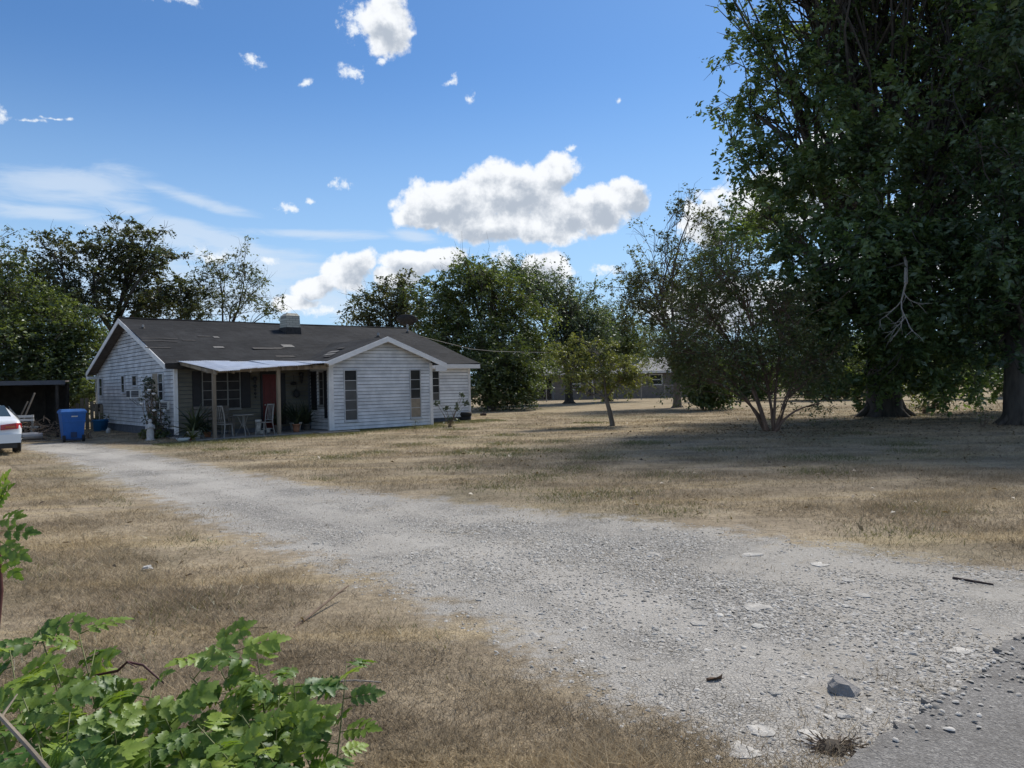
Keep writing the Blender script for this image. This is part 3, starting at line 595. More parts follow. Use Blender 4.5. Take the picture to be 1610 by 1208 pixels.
# windows ------------------------------------------------------------
def window_u(u0, u1, z0, z1, v, rows, cols=1, out=-1, panes=None, frame='trim', fw=.045, sill=True, shutters=(), axis='u'):
    """window in a wall plane; axis='u' lies along u at v, axis='v' lies along v at u=v"""
    def q(l0, l1, d0, d1, za, zb):
        d0, d1 = sorted((out * d0, out * d1))
        return MB().box(l0, l1, v + d0, v + d1, za, zb) if axis == 'u' else MB().box(v + d0, v + d1, l0, l1, za, zb)
    fr = MB()
    for mb in (q(u0-fw, u0, .0, .05, z0-fw, z1+fw), q(u1, u1+fw, .0, .05, z0-fw, z1+fw), q(u0, u1, .0, .048, z1, z1+fw), q(u0, u1, .0, .048, z0-fw, z0)): fr.add(mb.v, mb.f)
    w = fr.build('window', M[frame], house)
    if sill: q(u0-fw*1.6, u1+fw*1.6, .0, .085, z0-fw-.045, z0-fw-.002).build('sill', M[frame], w)
    for c in range(cols):
        for r in range(rows):
            ua, ub = u0 + (u1-u0) * c / cols, u0 + (u1-u0) * (c+1) / cols; za, zb = z0 + (z1-z0) * r / rows, z0 + (z1-z0) * (r+1) / rows
            q(ua+.008, ub-.008, .0, .030 + .002 * ((r + c) % 2), za+.008, zb-.008).build('pane', M[(panes or {}).get(r, 'glass')], w)
    for r in range(1, rows):
        zz = z0 + (z1-z0) * r / rows; q(u0, u1, .0, .042, zz-.011, zz+.011).build('glazing_bar', M[frame], w)
    for c in range(1, cols):
        uu = u0 + (u1-u0) * c / cols; q(uu-.022, uu+.022, .0, .046, z0, z1).build('mullion', M[frame], w)
    return w
def shutter(l0, l1, z0, z1, fixed, axis='u', out=-1, m_='shutter'):
    d0, d1 = sorted((out * .0, out * .04)); mb = MB().box(l0, l1, fixed + d0, fixed + d1, z0, z1) if axis == 'u' else MB().box(fixed + d0, fixed + d1, l0, l1, z0, z1)
    s = mb.build('shutter', M[m_], house)
    n = 11
    for k in range(n):
        za = z0 + .04 + (z1 - z0 - .08) * k / n; zb = za + (z1 - z0) / n * .55
        e0, e1 = sorted((out * .04, out * .052))
        (MB().box(l0+.03, l1-.03, fixed+e0, fixed+e1, za, zb) if axis == 'u' else MB().box(fixed+e0, fixed+e1, l0+.03, l1-.03, za, zb)).build('slat', M[m_], s)
vf = -WV - .02
for (xa, xb, ya, yb, pn) in ((541,561,583,660,{0:'screen',1:'screen',2:'screen',3:'screen',4:'glass'}), (644.5,661,582.5,655.5,{0:'blind',1:'blind',2:'glass',3:'glass',4:'glass'})):
    ua, z1 = on_v(xa, ya, vf); ub, z0 = on_v(xb, yb, vf); window_u(ua, ub, z0, z1, vf, 5, 1, -1, pn, frame='siding_grey', fw=.035)
ua, z1 = on_v(679, 584, -.02); ub, z0 = on_v(690, 629, -.02); window_u(ua - .1, ub, z0, z1, -.02, 4, 1, -1, {0:'screen'}, frame='siding_grey', fw=.03)
# porch front wall: wide window with shutters, red door, narrow dark shutter
vq = -.02
ua, z1 = on_v(318, 586, vq); ub, z0 = on_v(377, 641, vq); window_u(ua, ub, z0, z1, vq, 4, 3, -1, {k: 'darkpane' for k in range(4)}, frame='chairmetal', fw=.03)
sa0, _ = on_v(302, 600, vq); shutter(sa0, ua - .06, z0 - .02, z1 + .05, vq); sb0, _ = on_v(393, 600, vq); shutter(ub + .06, sb0, z0 - .02, z1 + .05, vq)
da, _ = on_v(412, 600, vq); db, _ = on_v(435, 600, vq)
dfr = MB().box(da-.07, da, vq-.05, vq, .12, 2.32); dfr.box(db, db+.07, vq-.05, vq, .12, 2.32); dfr.box(da, db, vq-.05, vq, 2.22, 2.32)
door = MB().box(da+.004, db-.004, vq-.035, vq-.001, .14, 2.216).build('door', M['reddoor'], house); dfr.build('door_frame', M['shutter'], door)
for (a0, a1, b0, b1) in ((.12, .44, .15, .85), (.56, .88, .15, .85), (.12, .44, 1.0, 1.85), (.56, .88, 1.0, 1.85)):
    w_ = db - da; MB().box(da + w_*a0, da + w_*a1, vq-.046, vq-.034, .14 + b0, .14 + b1).build('door_panel', M['reddoor'], door)
MB().lathe([(.03, 0), (.035, .03), (.02, .05)], 8, (da + .08, vq - .07, 1.05)).build('handle', M['rim'], door)
s0, _ = on_v(441, 600, vq); s1, _ = on_v(448, 600, vq); shutter(s0, s1, .3, 2.25, vq)
# wing side wall seen through the porch
uq = UA - .02
va, z1 = on_u(503, 586, uq); vbb, z0 = on_u(510, 637, uq); vl, vh = sorted((va, vbb)); window_u(vl, vh, z0, z1, uq, 4, 1, -1, {k: 'darkpane' for k in range(4)}, axis='v', frame='chairmetal', fw=.03)
v1, _ = on_u(490, 600, uq); v2, _ = on_u(498, 600, uq); shutter(min(v1, v2), max(v1, v2), z0 - .2, z1 + .05, uq, 'v'); v3, _ = on_u(514, 600, uq); shutter(v3, vl - .06, .5, z1 + .05, uq, 'v')
# gable wall windows
for (xa, xb, ya, yb, rows, cols, pn) in ((157,162,596,622,2,1,{}), (192,197,592,617,2,1,{}), (209,216,592,606,1,1,{}), (241,258,589.5,629,3,2,{})):
    (v0, z1), (v1, z0) = on_u(xa, ya, -.02), on_u(xb, yb, -.02); vl, vh = sorted((v0, v1))
    if cols == 2:
        window_u(vl, vl + (vh - vl) * .42, z0, z1, -.02, 3, 1, -1, axis='v', frame='siding_grey', fw=.03); shutter(vl + (vh - vl) * .46, vh, z0 - .05, z1 + .04, -.02, 'v', -1, 'blind')
    else: window_u(vl, vh, z0, z1, -.02, rows, 1, -1, pn, axis='v', frame='siding_grey', fw=.03)
v0, z1 = on_u(153, 635, -.02); v1, z0 = on_u(161, 647, -.02); mbx = MB().box(-.22, -.022, min(v0, v1), max(v0, v1), z0, z1).build('meter_box', M['shutter'], house)
MB().tube([(-.08, max(v0, v1) - .1, z1), (-.08, max(v0, v1) - .1, 2.5)], .03, 6).build('conduit', M['pipe'], house)
# porch ---------------------------------------------------------------
MB().box(-.2, UA - .02, -2.45, .05, -.04, .06).build('porch_floor', M['concrete'], house)
MB().box(4.0, 5.6, -2.95, -2.5, -.02, .07).build('step', M['concrete'], house)
for (u, v, hgt) in ((.57, -2.2, 2.34), (2.81, -2.2, 2.40), (UA - .12, -WV - .06, 2.50)):
    pst = MB(); b = .055; pst.hexa([(u-b,v-b,0),(u+b,v-b,0),(u+b,v+b,0),(u-b,v+b,0),(u-b+.012,v-b,hgt),(u+b+.012,v-b,hgt),(u+b+.012,v+b,hgt),(u-b+.012,v+b,hgt)]); pst.build('porch_post', M['oldwood'] if u < 4 else M['trim'], house)
MB().bar((.35, -2.2, 2.30), (UA - .45, -2.2, 2.43), .09, .13).build('porch_beam', M['oldwood'], house)
def tinz(s, t): return (1 - t) * ((1 - s) * 2.70 + s * 2.72) + t * ((1 - s) * 2.30 + s * 2.56)
def tinp(s, t): return ((1 - t) * (.02 + s * 5.1) + t * (.62 + s * 3.95), -.30 - t * 2.28, tinz(s, t))
for k in range(8):
    u, v, z = tinp(k / 7, 0); u2, v2, z2 = tinp(k / 7, .93); MB().bar((u + .03, v + .25, z - .03), (u2 + .03, v2, z2 - .10), .05, .11).build('rafter', M['oldwood'], house)
proof = None
nS = 6
for k in range(nS):           # corrugated sheets, each lapped over the next
    s0, s1 = k / nS - .008, (k + 1) / nS + .010; n = 46; rows = 5; rr = random.Random(k); dt = rr.uniform(-.02, .03); dz = .012 * (k % 2)
    mb = MB()
    for j in range(rows):
        t = (1.0 + dt) * j / (rows - 1)
        for i in range(n):
            s_ = s0 + (s1 - s0) * i / (n - 1); u, v, z = tinp(s_, t); mb.v.append((u, v, z + dz + .014 * math.cos(i * math.pi / 2) + .012 * math.sin(7 * s_ + 3 * t + k)))
    for j in range(rows - 1):
        for i in range(n - 1): mb.f.append((j*n+i, (j+1)*n+i, (j+1)*n+i+1, j*n+i+1))
    o = mb.build('tin_sheet', M['tin'], house, smooth=True); md = o.modifiers.new('t', 'SOLIDIFY'); md.thickness = .004
# ------------------------------------------------------------------ things on and around the house
def ac(px, py0, py1, depth, w, label):
    vc, z1 = on_u(px, py0, -.2); _, z0 = on_u(px, py1, -.2); h = z1 - z0
    t = thing('window_air_conditioner', label, 'air conditioner', hp(0, vc, z0), HOUSE_ANG)
    MB().box(-depth, -.0, -w/2, w/2, 0, h).build('case', M['acwhite'], t)
    MB().box(-depth - .012, -depth - .001, -w*.4, w*.4, h*.12, h*.88).build('grille', M['acgrill'], t)
    MB().box(-depth*.92, -depth*.30, -w/2 - .012, -w/2 - .001, h*.16, h*.84).build('side_vent', M['acgrill'], t)
    for k in range(3): MB().box(-depth*.92, -depth*.30, -w/2 - .022, -w/2 - .013, h*(.28 + .2*k), h*(.31 + .2*k)).build('louvre', M['acwhite'], t)
    for s in (-1, 1): MB().bar((-.02, s*w*.35, -.3), (-depth*.8, s*w*.35, -.02), .03).build('bracket', M['pipe'], t)
ac(211, 613, 626, .42, .60, 'white window air conditioner high on the gable wall beside the small window')
ac(255, 631, 644.5, .36, .45, 'white window air conditioner behind the rose bush near the house corner')
def ornament(label, pts, fixed, kind, name='wall_ornament'):
    mb = MB()
    if kind == 'chain':
        (u, z1), (_, z0) = on_v(*pts[0], fixed), on_v(*pts[1], fixed); n = 6
        t = thing(name, label, 'ornament', hp(u, fixed, z1), HOUSE_ANG)
        MB().tube([(0, 0, .04), (0, 0, -(z1 - z0))], .008, 5).build('chain', M['ornament'], t)
        for k in range(n):
            r = (.10, .05, .075, .05, .06, .04)[k]; MB().lathe([(.005, -r), (r * .8, -r * .5), (r, 0), (r * .8, r * .5), (.005, r)], 8, (0, 0, -(z1 - z0) * (k + .4) / n)).build('bead', M['ornament'], t)
    else:
        (u, z1), (_, z0) = on_v(*pts[0], fixed), on_v(*pts[1], fixed); t = thing(name, label, 'ornament', hp(u, fixed, z0), HOUSE_ANG); h = z1 - z0
        MB().lathe([(.02, 0), (.11, h*.2), (.14, h*.5), (.10, h*.8), (.02, h)], 10).build('body', M['ornament'], t); MB().tube([(0, 0, h), (0, 0, h + .25)], .008, 5).build('hook', M['ornament'], t)
ornament('dark beaded ornament hanging on the porch wall left of the red door', [(401, 594), (399, 628)], -.14, 'chain')
ornament('small dark ornament hanging on cream porch wall right of the red door', [(462, 600), (462, 606)], -.16, 'lamp')
ornament('long dark lantern hanging low on the cream porch wall', [(466, 612), (466, 626)], -.16, 'lamp')
ornament('dark cross shaped wind chime high on the cream porch wall', [(474, 588), (474, 603)], -.16, 'chain')
def pot(t, r, h, m_, c=(0, 0)):
    MB().lathe([(r*.72, 0), (r*.80, h*.4), (r*.95, h*.85), (r*1.05, h*.86), (r*1.05, h), (r*.88, h), (r*.85, h*.88)], 16, (c[0], c[1], 0)).build('pot', m_, t, True)
    MB().lathe([(r*.86, h*.80), (r*.86, h*.86)], 16, (c[0], c[1], 0)).build('soil', M['soil'], t)
def blade_mesh(l, w, bend, seg=5):
    mb = MB()
    for i in range(seg + 1):
        t = i / seg; ww = w * (1 - t ** 2.2) * (.6 + .4 * math.sin(math.pi * min(1, t * 1.6))) + .002; x = l * math.sin(bend * t) / max(bend, .01) if bend > .02 else 0; z = l * t * math.cos(bend * t * .7)
        x = l * t * math.sin(bend * t * .9)
        mb.v += [(x - .25*ww, -ww / 2, z), (x, 0, z - .15 * ww), (x - .25*ww, ww / 2, z)]
    for i in range(seg):
        for k in (0, 1): mb.f.append((3*i+k, 3*i+k+1, 3*i+3+k+1, 3*i+3+k))
    return mb
def potted(name, label, loc, r, h, potm, n, l, w, spread, m_, seed, cat='potted plant', group=None):
    t = thing(name, label, cat, loc, random.Random(seed).uniform(0, 6), group); rr = random.Random(seed)
    if potm: pot(t, r, h, potm)
    mss = [blade_mesh(l * k, w, b).mesh('leaf', True) for k, b in ((1, .5), (.85, .9), (.95, .25), (.7, 1.2))]
    for q in mss: q.materials.append(m_)
    for i in range(n):
        o = link('leaf', rr.choice(mss), None, t); o.location = (rr.uniform(-.3, .3) * r, rr.uniform(-.3, .3) * r, (h or .1) * .85)
        o.rotation_euler = (0, rr.uniform(.05, spread), rr.uniform(0, 6.28)); o.scale = (1, 1, rr.uniform(.7, 1.1))
    return t
potted('potted_agave', 'big spiky dark agave in a white pot at the left porch edge', hp(.05, -1.75, 0.05), .24, .28, M['potwhite'], 40, 1.25, .12, 1.3, M['lf_agave'], 4)
potted('potted_dracaena', 'dark leafy plant in a small clay pot behind the first porch post', hp(.62, -1.35, .06), .13, .18, M['terracotta'], 26, .85, .06, .8, M['lf_agave'], 8)
potted('pale_leafy_plant', 'yellowish leafy plant growing in front of the big white agave pot', hp(-.15, -2.2, .0), .10, .10, M['terracotta'], 26, .62, .07, .9, M['lf_yellow'], 9)
potted('snake_plant', 'tall dark snake plant in the white pot by the wing corner', hp(4.0, -.95, .06), .22, .32, M['potwhite'], 36, 1.19, 0.091, .55, M['lf_agave'], 11)
potted('snake_plant', 'dark spiky plant in the square clay pot nearest the lawn', hp(3.75, -1.55, .06), .15, .30, M['terracotta'], 30, 1.12, 0.078, .7, M['lf_agave'], 12)
potted('snake_plant', 'dark spiky plant in the dull pot left of the clay pot', hp(3.35, -.9, .06), .15, .26, M['benchwood'], 32, 1.19, 0.078, .75, M['lf_agave'], 13)
potted('snake_plant', 'dark spiky plant beside the side window under the porch', hp(4.55, -.7, .06), .15, .24, M['benchwood'], 32, 1.26, 0.078, .6, M['lf_agave'], 14)
for (u, v, r, h, lab) in ((3.0, -.8, .09, .16, 'small white pot at the foot of the dark spiky plants'), (2.55, -1.3, .08, .13, 'small white cup shaped pot beside the second porch post'), (2.55, -1.0, .11, .5, 'tall narrow white planter standing behind the second porch post')):
    t = thing('flower_pot', lab, 'pot', hp(u, v, .06)); pot(t, r, h, M['potwhite'])
t = thing('garden_bowl', 'pale glazed bowl lying on the grass before the porch', 'bowl', G(288, 696)); MB().lathe([(.06, 0), (.16, .06), (.22, .14), (.20, .14), (.14, .07), (.02, .04)], 14).build('bowl', M['bowl'], t, True); MB().lathe([(.07, -.0), (.07, .02)], 12).build('foot_ring', M['bowl'], t)
def chair(label, loc, rz):
    t = thing('porch_chair', label, 'chair', loc, rz, 'white metal porch chairs'); m_ = M['chairmetal']
    MB().box(-.21, .21, -.21, .21, .43, .455).build('seat', m_, t)
    for (x, y, top) in ((-.19, -.19, .43), (.19, -.19, .43)): MB().tube([(x*1.12, y*1.15, 0), (x, y, top)], .02, 6).build('leg', m_, t)
    for s in (-1, 1): MB().tube([(s*.2, .27, 0), (s*.19, .19, .44), (s*.18, .23, .8), (s*.16, .30, 1.06)], .021, 6).build('leg', m_, t)
    b = MB(); b.bar((-.17, .30, 1.06), (.17, .30, 1.06), .035, .04).build('top_rail', m_, t)
    for k in range(4): MB().bar((-.11 + .073*k, .215, .50), (-.10 + .067*k, .30, 1.05), .022, .012).build('back_slat', m_, t)
    MB().bar((-.19, .2, .52), (.19, .2, .52), .025).build('lower_rail', m_, t)
    for s in (-1, 1): MB().bar((s*.2, -.2, .2), (s*.195, .23, .22), .016).build('stretcher', m_, t)
chair('white metal chair on the left of the porch table, its back to us', hp(.92, -2.05, .06), HOUSE_ANG + 2.2)
chair('white metal chair on the right of the porch table, near the second post', hp(2.35, -2.05, .06), HOUSE_ANG - 1.25)
t = thing('porch_table', 'small round white metal table between the two porch chairs', 'table', hp(1.72, -1.75, .06), HOUSE_ANG)
MB().lathe([(.33, .70), (.35, .715), (.35, .73), (.33, .74)], 24).build('table_top', M['chairmetal'], t)
for k in range(3):
    q = k * 2.094 + .4; MB().tube([(.28*math.cos(q), .28*math.sin(q), 0), (.06*math.cos(q), .06*math.sin(q), .38), (.2*math.cos(q), .2*math.sin(q), .70)], .02, 6).build('leg', M['chairmetal'], t)
MB().tube([(0, 0, .3), (0, 0, .7)], .04, 8).build('column', M['chairmetal'], t)
t = thing('porch_bench', 'grey slatted wooden bench against the porch wall under the window', 'bench', hp(1.15, -.55, .06), HOUSE_ANG)
for k in range(4): MB().box(-.62, .62, -.22 + .11*k, -.13 + .11*k, .42, .445).build('seat_slat', M['benchwood'], t)
for k in range(4): MB().hexa([(-.62, .22+.02*k, .55+.13*k), (.62, .22+.02*k, .55+.13*k), (.62, .25+.02*k, .55+.13*k), (-.62, .25+.02*k, .55+.13*k), (-.62, .24+.02*k, .65+.13*k), (.62, .24+.02*k, .65+.13*k), (.62, .27+.02*k, .65+.13*k), (-.62, .27+.02*k, .65+.13*k)]).build('back_slat', M['benchwood'], t)
for s in (-1, 1):
    MB().box(s*.6-.03, s*.6+.03, -.22, -.16, 0, .62).build('leg', M['benchwood'], t); MB().box(s*.6-.03, s*.6+.03, .20, .26, 0, .55).build('leg', M['benchwood'], t); MB().box(s*.6-.04, s*.6+.04, -.25, .26, .62, .65).build('armrest', M['benchwood'], t)
t = thing('statue', 'small white garden statue of a robed figure before the rose bush', 'statue', hp(-1.0, on_u(236, 670, -1.0)[0], 0), .5)
MB().lathe([(.15, 0), (.15, .05), (.11, .08), (.12, .25), (.10, .42), (.115, .52), (.05, .60)], 14).build('robe', M['white'], t, True)
MB().lathe([(.01, .58), (.05, .61), (.062, .66), (.05, .72), (.01, .745)], 12).build('head', M['white'], t, True)
for s in (-1, 1): MB().tube([(s*.10, 0, .53), (s*.13, -.05, .42), (s*.03, -.12, .45)], [.035, .032, .022], 7).build('arm', M['white'], t, True)
t = thing('wheeled_bin', 'blue wheeled rubbish bin with hinged lid at the end of the driveway', 'bin', G(114, 694.5), .66)
MB().tbox(-.29, .29, -.30, .30, .08, -.37, .37, -.40, .40, 1.02).build('body', M['bluebin'], t)
MB().box(-.395, .395, -.425, .425, .985, 1.035).build('rim', M['bluebin'], t)
MB().tbox(-.40, .40, -.44, .43, 1.038, -.34, .34, -.36, .36, 1.12).build('lid', M['bluelid'], t)
MB().tube([(-.30, .46, 1.0), (.30, .46, 1.0)], .02, 8).build('handle', M['bluelid'], t)
for s in (-1, 1):
    w = MB(); w.v = []; w.tube([(s*.25, -.30, .12), (s*.33, -.30, .12)], .12, 14).build('wheel', M['rubber'], t)
MB().box(-.09, .09, -.365, -.325, .16, .34).build('foot_plate', M['darkblue'], t)
MB().box(-.31, .31, -.34, -.30, .06, .12).build('axle', M['darkblue'], t)
MB().box(-.07, .12, -.402, -.386, .86, .90).build('paper_label', M['white'], t)
MB().box(-.36, .36, -.385, -.345, .70, .735).build('moulded_rib', M['bluebin'], t)
t = thing('plastic_tub', 'round blue plastic tub on the grass by the gable wall', 'tub', G(158, 678)); MB().lathe([(.26, 0), (.30, .45), (.33, .46), (.33, .50), (.29, .50), (.25, .06)], 18).build('tub', M['bluetub'], t, True)
for s in (-1, 1): MB().tube([(s*.33, -.08, .44), (s*.38, 0, .40), (s*.33, .08, .44)], .012, 6).build('handle', M['bluetub'], t)
t = thing('plastic_jug', 'small white plastic jug on the grass right of the blue tub', 'jug', G(170, 681)); MB().lathe([(.08, 0), (.085, .02), (.085, .13), (.03, .19), (.03, .22)], 10).build('jug', M['white'], t, True); MB().tube([(.03, 0, .19), (.09, 0, .17), (.08, 0, .10)], .012, 6).build('handle', M['white'], t)
t = thing('tyre_planter', 'two stacked black tyres beside the right end of the house', 'planter', G(729, 662))
for k in range(2): MB().lathe([(.20, .02), (.30, .0), (.34, .05), (.345, .11), (.34, .17), (.30, .21), (.20, .19)], 20, (.04*k, 0, .205*k)).build('tyre', M['rubber'], t, True)
t = thing('log', 'short dark log lying on the lawn right of the tyres', 'log', G(760, 654)); MB().tube([(-.16, 0, .07), (0, .02, .08), (.16, 0, .07)], [.07, .075, .065], 8).build('log_body', M['log'], t); MB().tube([(.0, .02, .13), (.05, .03, .2)], .02, 5).build('branch_stub', M['log'], t)
# service cable
u, v = roofpx(690, 541)
tag(MB().tube([hp(HL + .2, HD/2 - 1.6, 4.15)] + [at(x_, y_, Y_) for (x_, y_, Y_) in ((740,549,40), (776,552.5,43), (820,554,46), (862,554.5,49))], .018, 5).build('service_cable', M['cable']), 'thin black cable running from the house gable end to the trees', 'cable')
t = thing('satellite_dish', 'dark round mesh dish on a pole behind the roof ridge', 'dish', (at(640, 505, 43)[0], 43, 0))
dz = at(640, 503, 43)[2]; MB().tube([(0, 0, 0), (0, 0, dz - .3)], .05, 8).build('pole', M['pipe'], t)
d = MB().lathe([(.02, -.30), (.35, -.22), (.62, .02), (.60, .04), (.33, -.19), (.02, -.27)], 20).build('dish', M['dish'], t, True); d.location = (0, 0, dz); d.rotation_euler = (math.radians(-22), 0, 0)
t2 = MB().tube([(0, -.3, dz + .1), (0, -.55, dz + .35)], .02, 5).build('feed_arm', M['pipe'], t)

# ------------------------------------------------------------------ parked car (rear right corner in view)
def car():
    g = G(14, 717); t = thing('parked_car', 'white sedan at the left edge, seen from behind with red tail light', 'car', (g[0] - .66 * .80, g[1] - .66 * .60 + .25, 0), .64)
    # stations along y (0 = rear bumper, + forward): y, half width, z low, z belt, z roof, roof half width
    st = [(-.02,.74,.36,.62,.63,.62),(.06,.83,.30,.86,.90,.70),(.22,.86,.26,.92,1.00,.74),(.55,.875,.24,.93,1.04,.74),(.95,.88,.24,.93,1.20,.66),(1.35,.88,.24,.92,1.36,.58),(1.9,.88,.24,.91,1.40,.57),(2.6,.88,.24,.90,1.37,.57),(3.1,.88,.24,.89,1.16,.64),(3.5,.87,.24,.88,.95,.74),(4.2,.84,.26,.78,.84,.70),(4.6,.74,.32,.64,.66,.6)]
    mb = MB(); n = 12
    for (y, w, zl, zb, zr, rw) in st:
        half = [(w*.80, zl), (w*.97, zl + (zb-zl)*.22), (w, zl + (zb-zl)*.60), (w*.965, zb), (rw, zb + (zr-zb)*.86), (rw*.72, zr)]
        ring = [(x, z) for x, z in half] + [(-x, z) for x, z in half[::-1]]
        mb.v += [(x, y, z) for x, z in ring]
    for i in range(len(st) - 1):
        for k in range(n): k2 = (k + 1) % n; mb.f.append((i*n+k, i*n+k2, (i+1)*n+k2, (i+1)*n+k))
    mb.f.append(tuple(range(n))[::-1]); mb.f.append(tuple((len(st)-1)*n + k for k in range(n)))
    body = mb.build('body', M['carpaint'], t, True)
    md = body.modifiers.new('s', 'SUBSURF'); md.levels = 1; md.render_levels = 2
    MB().hexa([(-.62,.60,1.03),(.62,.60,1.03),(.5,1.24,1.33),(-.5,1.24,1.33),(-.62,.57,1.06),(.62,.57,1.06),(.5,1.21,1.36),(-.5,1.21,1.36)]).build('rear_window', M['carglass'], t)
    for s in (-1, 1):
        x = lambda a_: s * a_
        p = [(x(.34),-.045,.70),(x(.72),-.012,.72),(x(.845),.14,.74),(x(.34),.03,.70),(x(.34),-.035,.84),(x(.70),.02,.88),(x(.835),.16,.87),(x(.34),.04,.84)]
        mb = MB(); mb.add([p[0],p[1],p[2],(x(.80),.2,.74),(x(.34),.1,.70),p[4],p[5],p[6],(x(.80),.2,.87),(x(.34),.1,.84)], [(0,1,6,5),(1,2,7,6),(2,3,8,7),(4,0,5,9),(5,6,7,8,9),(4,3,2,1,0),(3,4,9,8)])
        tl = mb.build('tail_light', M['taillight'], t)
        MB().hexa([(x(.45),-.046,.745),(x(.68),-.022,.755),(x(.68),.0,.755),(x(.45),0,.745),(x(.45),-.046,.80),(x(.68),-.012,.81),(x(.68),.01,.81),(x(.45),.0,.80)]).build('amber_lens', M['amber'], tl)
        for yy in (.95, 3.65):
            w = MB().tube([(x(.66), yy, .31), (x(.69), yy, .31), (x(.83), yy, .31), (x(.86), yy, .31)], [.27, .315, .315, .27], 20).build('wheel', M['rubber'], t); MB().tube([(x(.80), yy, .31), (x(.868), yy, .31)], [.2, .17], 12).build('rim', M['rim'], w)
        MB().hexa([(x(.885),1.3,.95),(x(.885),2.9,.93),(x(.62),2.7,1.33),(x(.62),1.5,1.33),(x(.87),1.3,.95),(x(.87),2.9,.93),(x(.60),2.7,1.33),(x(.60),1.5,1.33)]).build('side_window', M['carglass'], t)
    MB().tbox(-.80,.80,-.085,.06,.34,-.82,.82,-.07,.06,.58).build('bumper', M['carpaint'], t); MB().box(-.72,.72,-.05,.4,.20,.335).build('valance', M['plastic'], t)
    MB().box(-.26,.26,-.05,-.02,.66,.78).build('number_plate', M['white'], t)
car()
# ------------------------------------------------------------------ carport and the clutter in it
cy = 29.0
c0 = at(-160, 601, cy); c1 = at(101, 603.5, cy); zr = (c0[2] + c1[2]) / 2
t = thing('carport', 'low dark carport with flat metal roof left of the house', 'carport', (c1[0], cy, 0), .50)
wC = c1[0] - c0[0]
MB().hexa([(-wC,0,zr-.04),(0,0,zr-.04),(0,5.5,zr+.05),(-wC,5.5,zr+.05),(-wC,0,zr+.02),(0,0,zr+.02),(0,5.5,zr+.11),(-wC,5.5,zr+.11)]).build('roof', M['tinroof'], t)
MB().box(-wC, .03, -.05, -.003, zr - .13, zr + .035).build('fascia', M['metaldark'], t)
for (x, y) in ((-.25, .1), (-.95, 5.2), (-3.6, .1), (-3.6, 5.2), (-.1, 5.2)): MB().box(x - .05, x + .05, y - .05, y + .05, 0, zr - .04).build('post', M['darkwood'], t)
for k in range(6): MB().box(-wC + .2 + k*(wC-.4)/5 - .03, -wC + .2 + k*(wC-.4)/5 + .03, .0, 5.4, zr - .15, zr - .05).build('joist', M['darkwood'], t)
for k in range(26): MB().box(-wC + k*wC/26, -wC + (k + 1.01)*wC/26, 5.42 + .012 * (k % 2), 5.45 + .012 * (k % 2), 0, zr - .02).build('shade_board', M['darkwood'], t)  # boards closed up and dark, standing in for the shade under the roof
def atg(px, py, Y, z=0): p = at(px, py, Y); return (p[0], p[1], z)
t = thing('white_bench', 'pale boards of an old bench stacked under the carport', 'bench', atg(36, 660, 27.2), .15)
for (y, z) in ((0, .83), (.02, .70), (.3, .45)): MB().box(-.85, .35, y, y + .30 if z < .5 else y + .05, z, z + (.05 if z < .5 else .085)).build('board', M['white'], t)
for x in (-.75, .25): MB().box(x, x + .07, -.02, .32, 0, .45).build('leg', M['chairmetal'], t); MB().box(x, x + .07, .06, .11, .45, .93).build('back_post', M['chairmetal'], t)
t = thing('plastic_drum', 'white drum lying on its side in the carport rubbish', 'drum', atg(44, 690, 26.6)); MB().tube([(-.2, .0, .18), (.1, .2, .18), (.3, .35, .18)], [.13, .14, .12], 12).build('drum', M['galv'], t); MB().tube([(-.21, -.006, .18), (-.24, -.03, .18)], [.12, .11], 12).build('drum_cap', M['rubber'], t)
r = random.Random(21)
for i, (px, py, ln, tilt, az_, lab) in enumerate([(14, 655, 1.5, 1.15, .4, 'grey plank leaning up inside the carport beside the car'), (24, 650, 1.8, 1.2, .3, 'longer brown plank leaning up inside the carport beside the car'), (45, 692, 1.5, .02, .15, 'grey plank lying flat in front of the carport rubbish'), (60, 691, 1.2, .03, -.1, 'short brown plank lying flat near the blue bin')]):
    p = atg(px, 690, 27.6 if i < 2 else 26.4); t = thing('plank', lab, 'plank', p, az_)
    MB().bar((0, 0, .03), (ln * math.cos(tilt), 0, .03 + ln * math.sin(tilt)), .14, .03).build('board', M['benchwood'], t); MB().bar((ln*.3*math.cos(tilt), -.02, .055 + ln*.3*math.sin(tilt)), (ln*.38*math.cos(tilt), .02, .055 + ln*.38*math.sin(tilt)), .1, .02).build('cleat', M['darkwood'], t)
mb = MB()
for i in range(230):
    p = Vector((r.gauss(0, .75), r.gauss(0, .45), 0)); h = max(.05, .85 - p.length * .55) * r.random(); d = Vector((r.uniform(-1, 1), r.uniform(-1, 1), r.uniform(-.3, .6))).normalized() * r.uniform(.2, .6)
    p.z = h; q_ = p + d; q_.z = max(.02, q_.z); mb.tube([p, (p + q_) / 2 + Vector((0, 0, .04)), q_], [.014, .011, .006], 4, False)
bp = thing('brush_pile', 'brown heap of dead branches under the carport left of the bin', 'brush pile', atg(68, 690, 27.6)); tag(mb.build('twig_heap', M['twig'], bp), kind='stuff'); 
# old picket boards between bin and house
t = thing('picket_fence', 'weathered grey picket boards between the blue bin and the house', 'fence', atg(140, 660, 34.5), .2)
for k in range(9): MB().box(-.75 + .2*k, -.75 + .2*k + .14, r.uniform(-.03, .03), .04, 0, r.uniform(1.0, 1.5)).build('picket', M['oldwood'], t)
for z in (.35, .9): MB().box(-.8, 1.1, .045, .085, z, z + .08).build('rail', M['oldwood'], t)
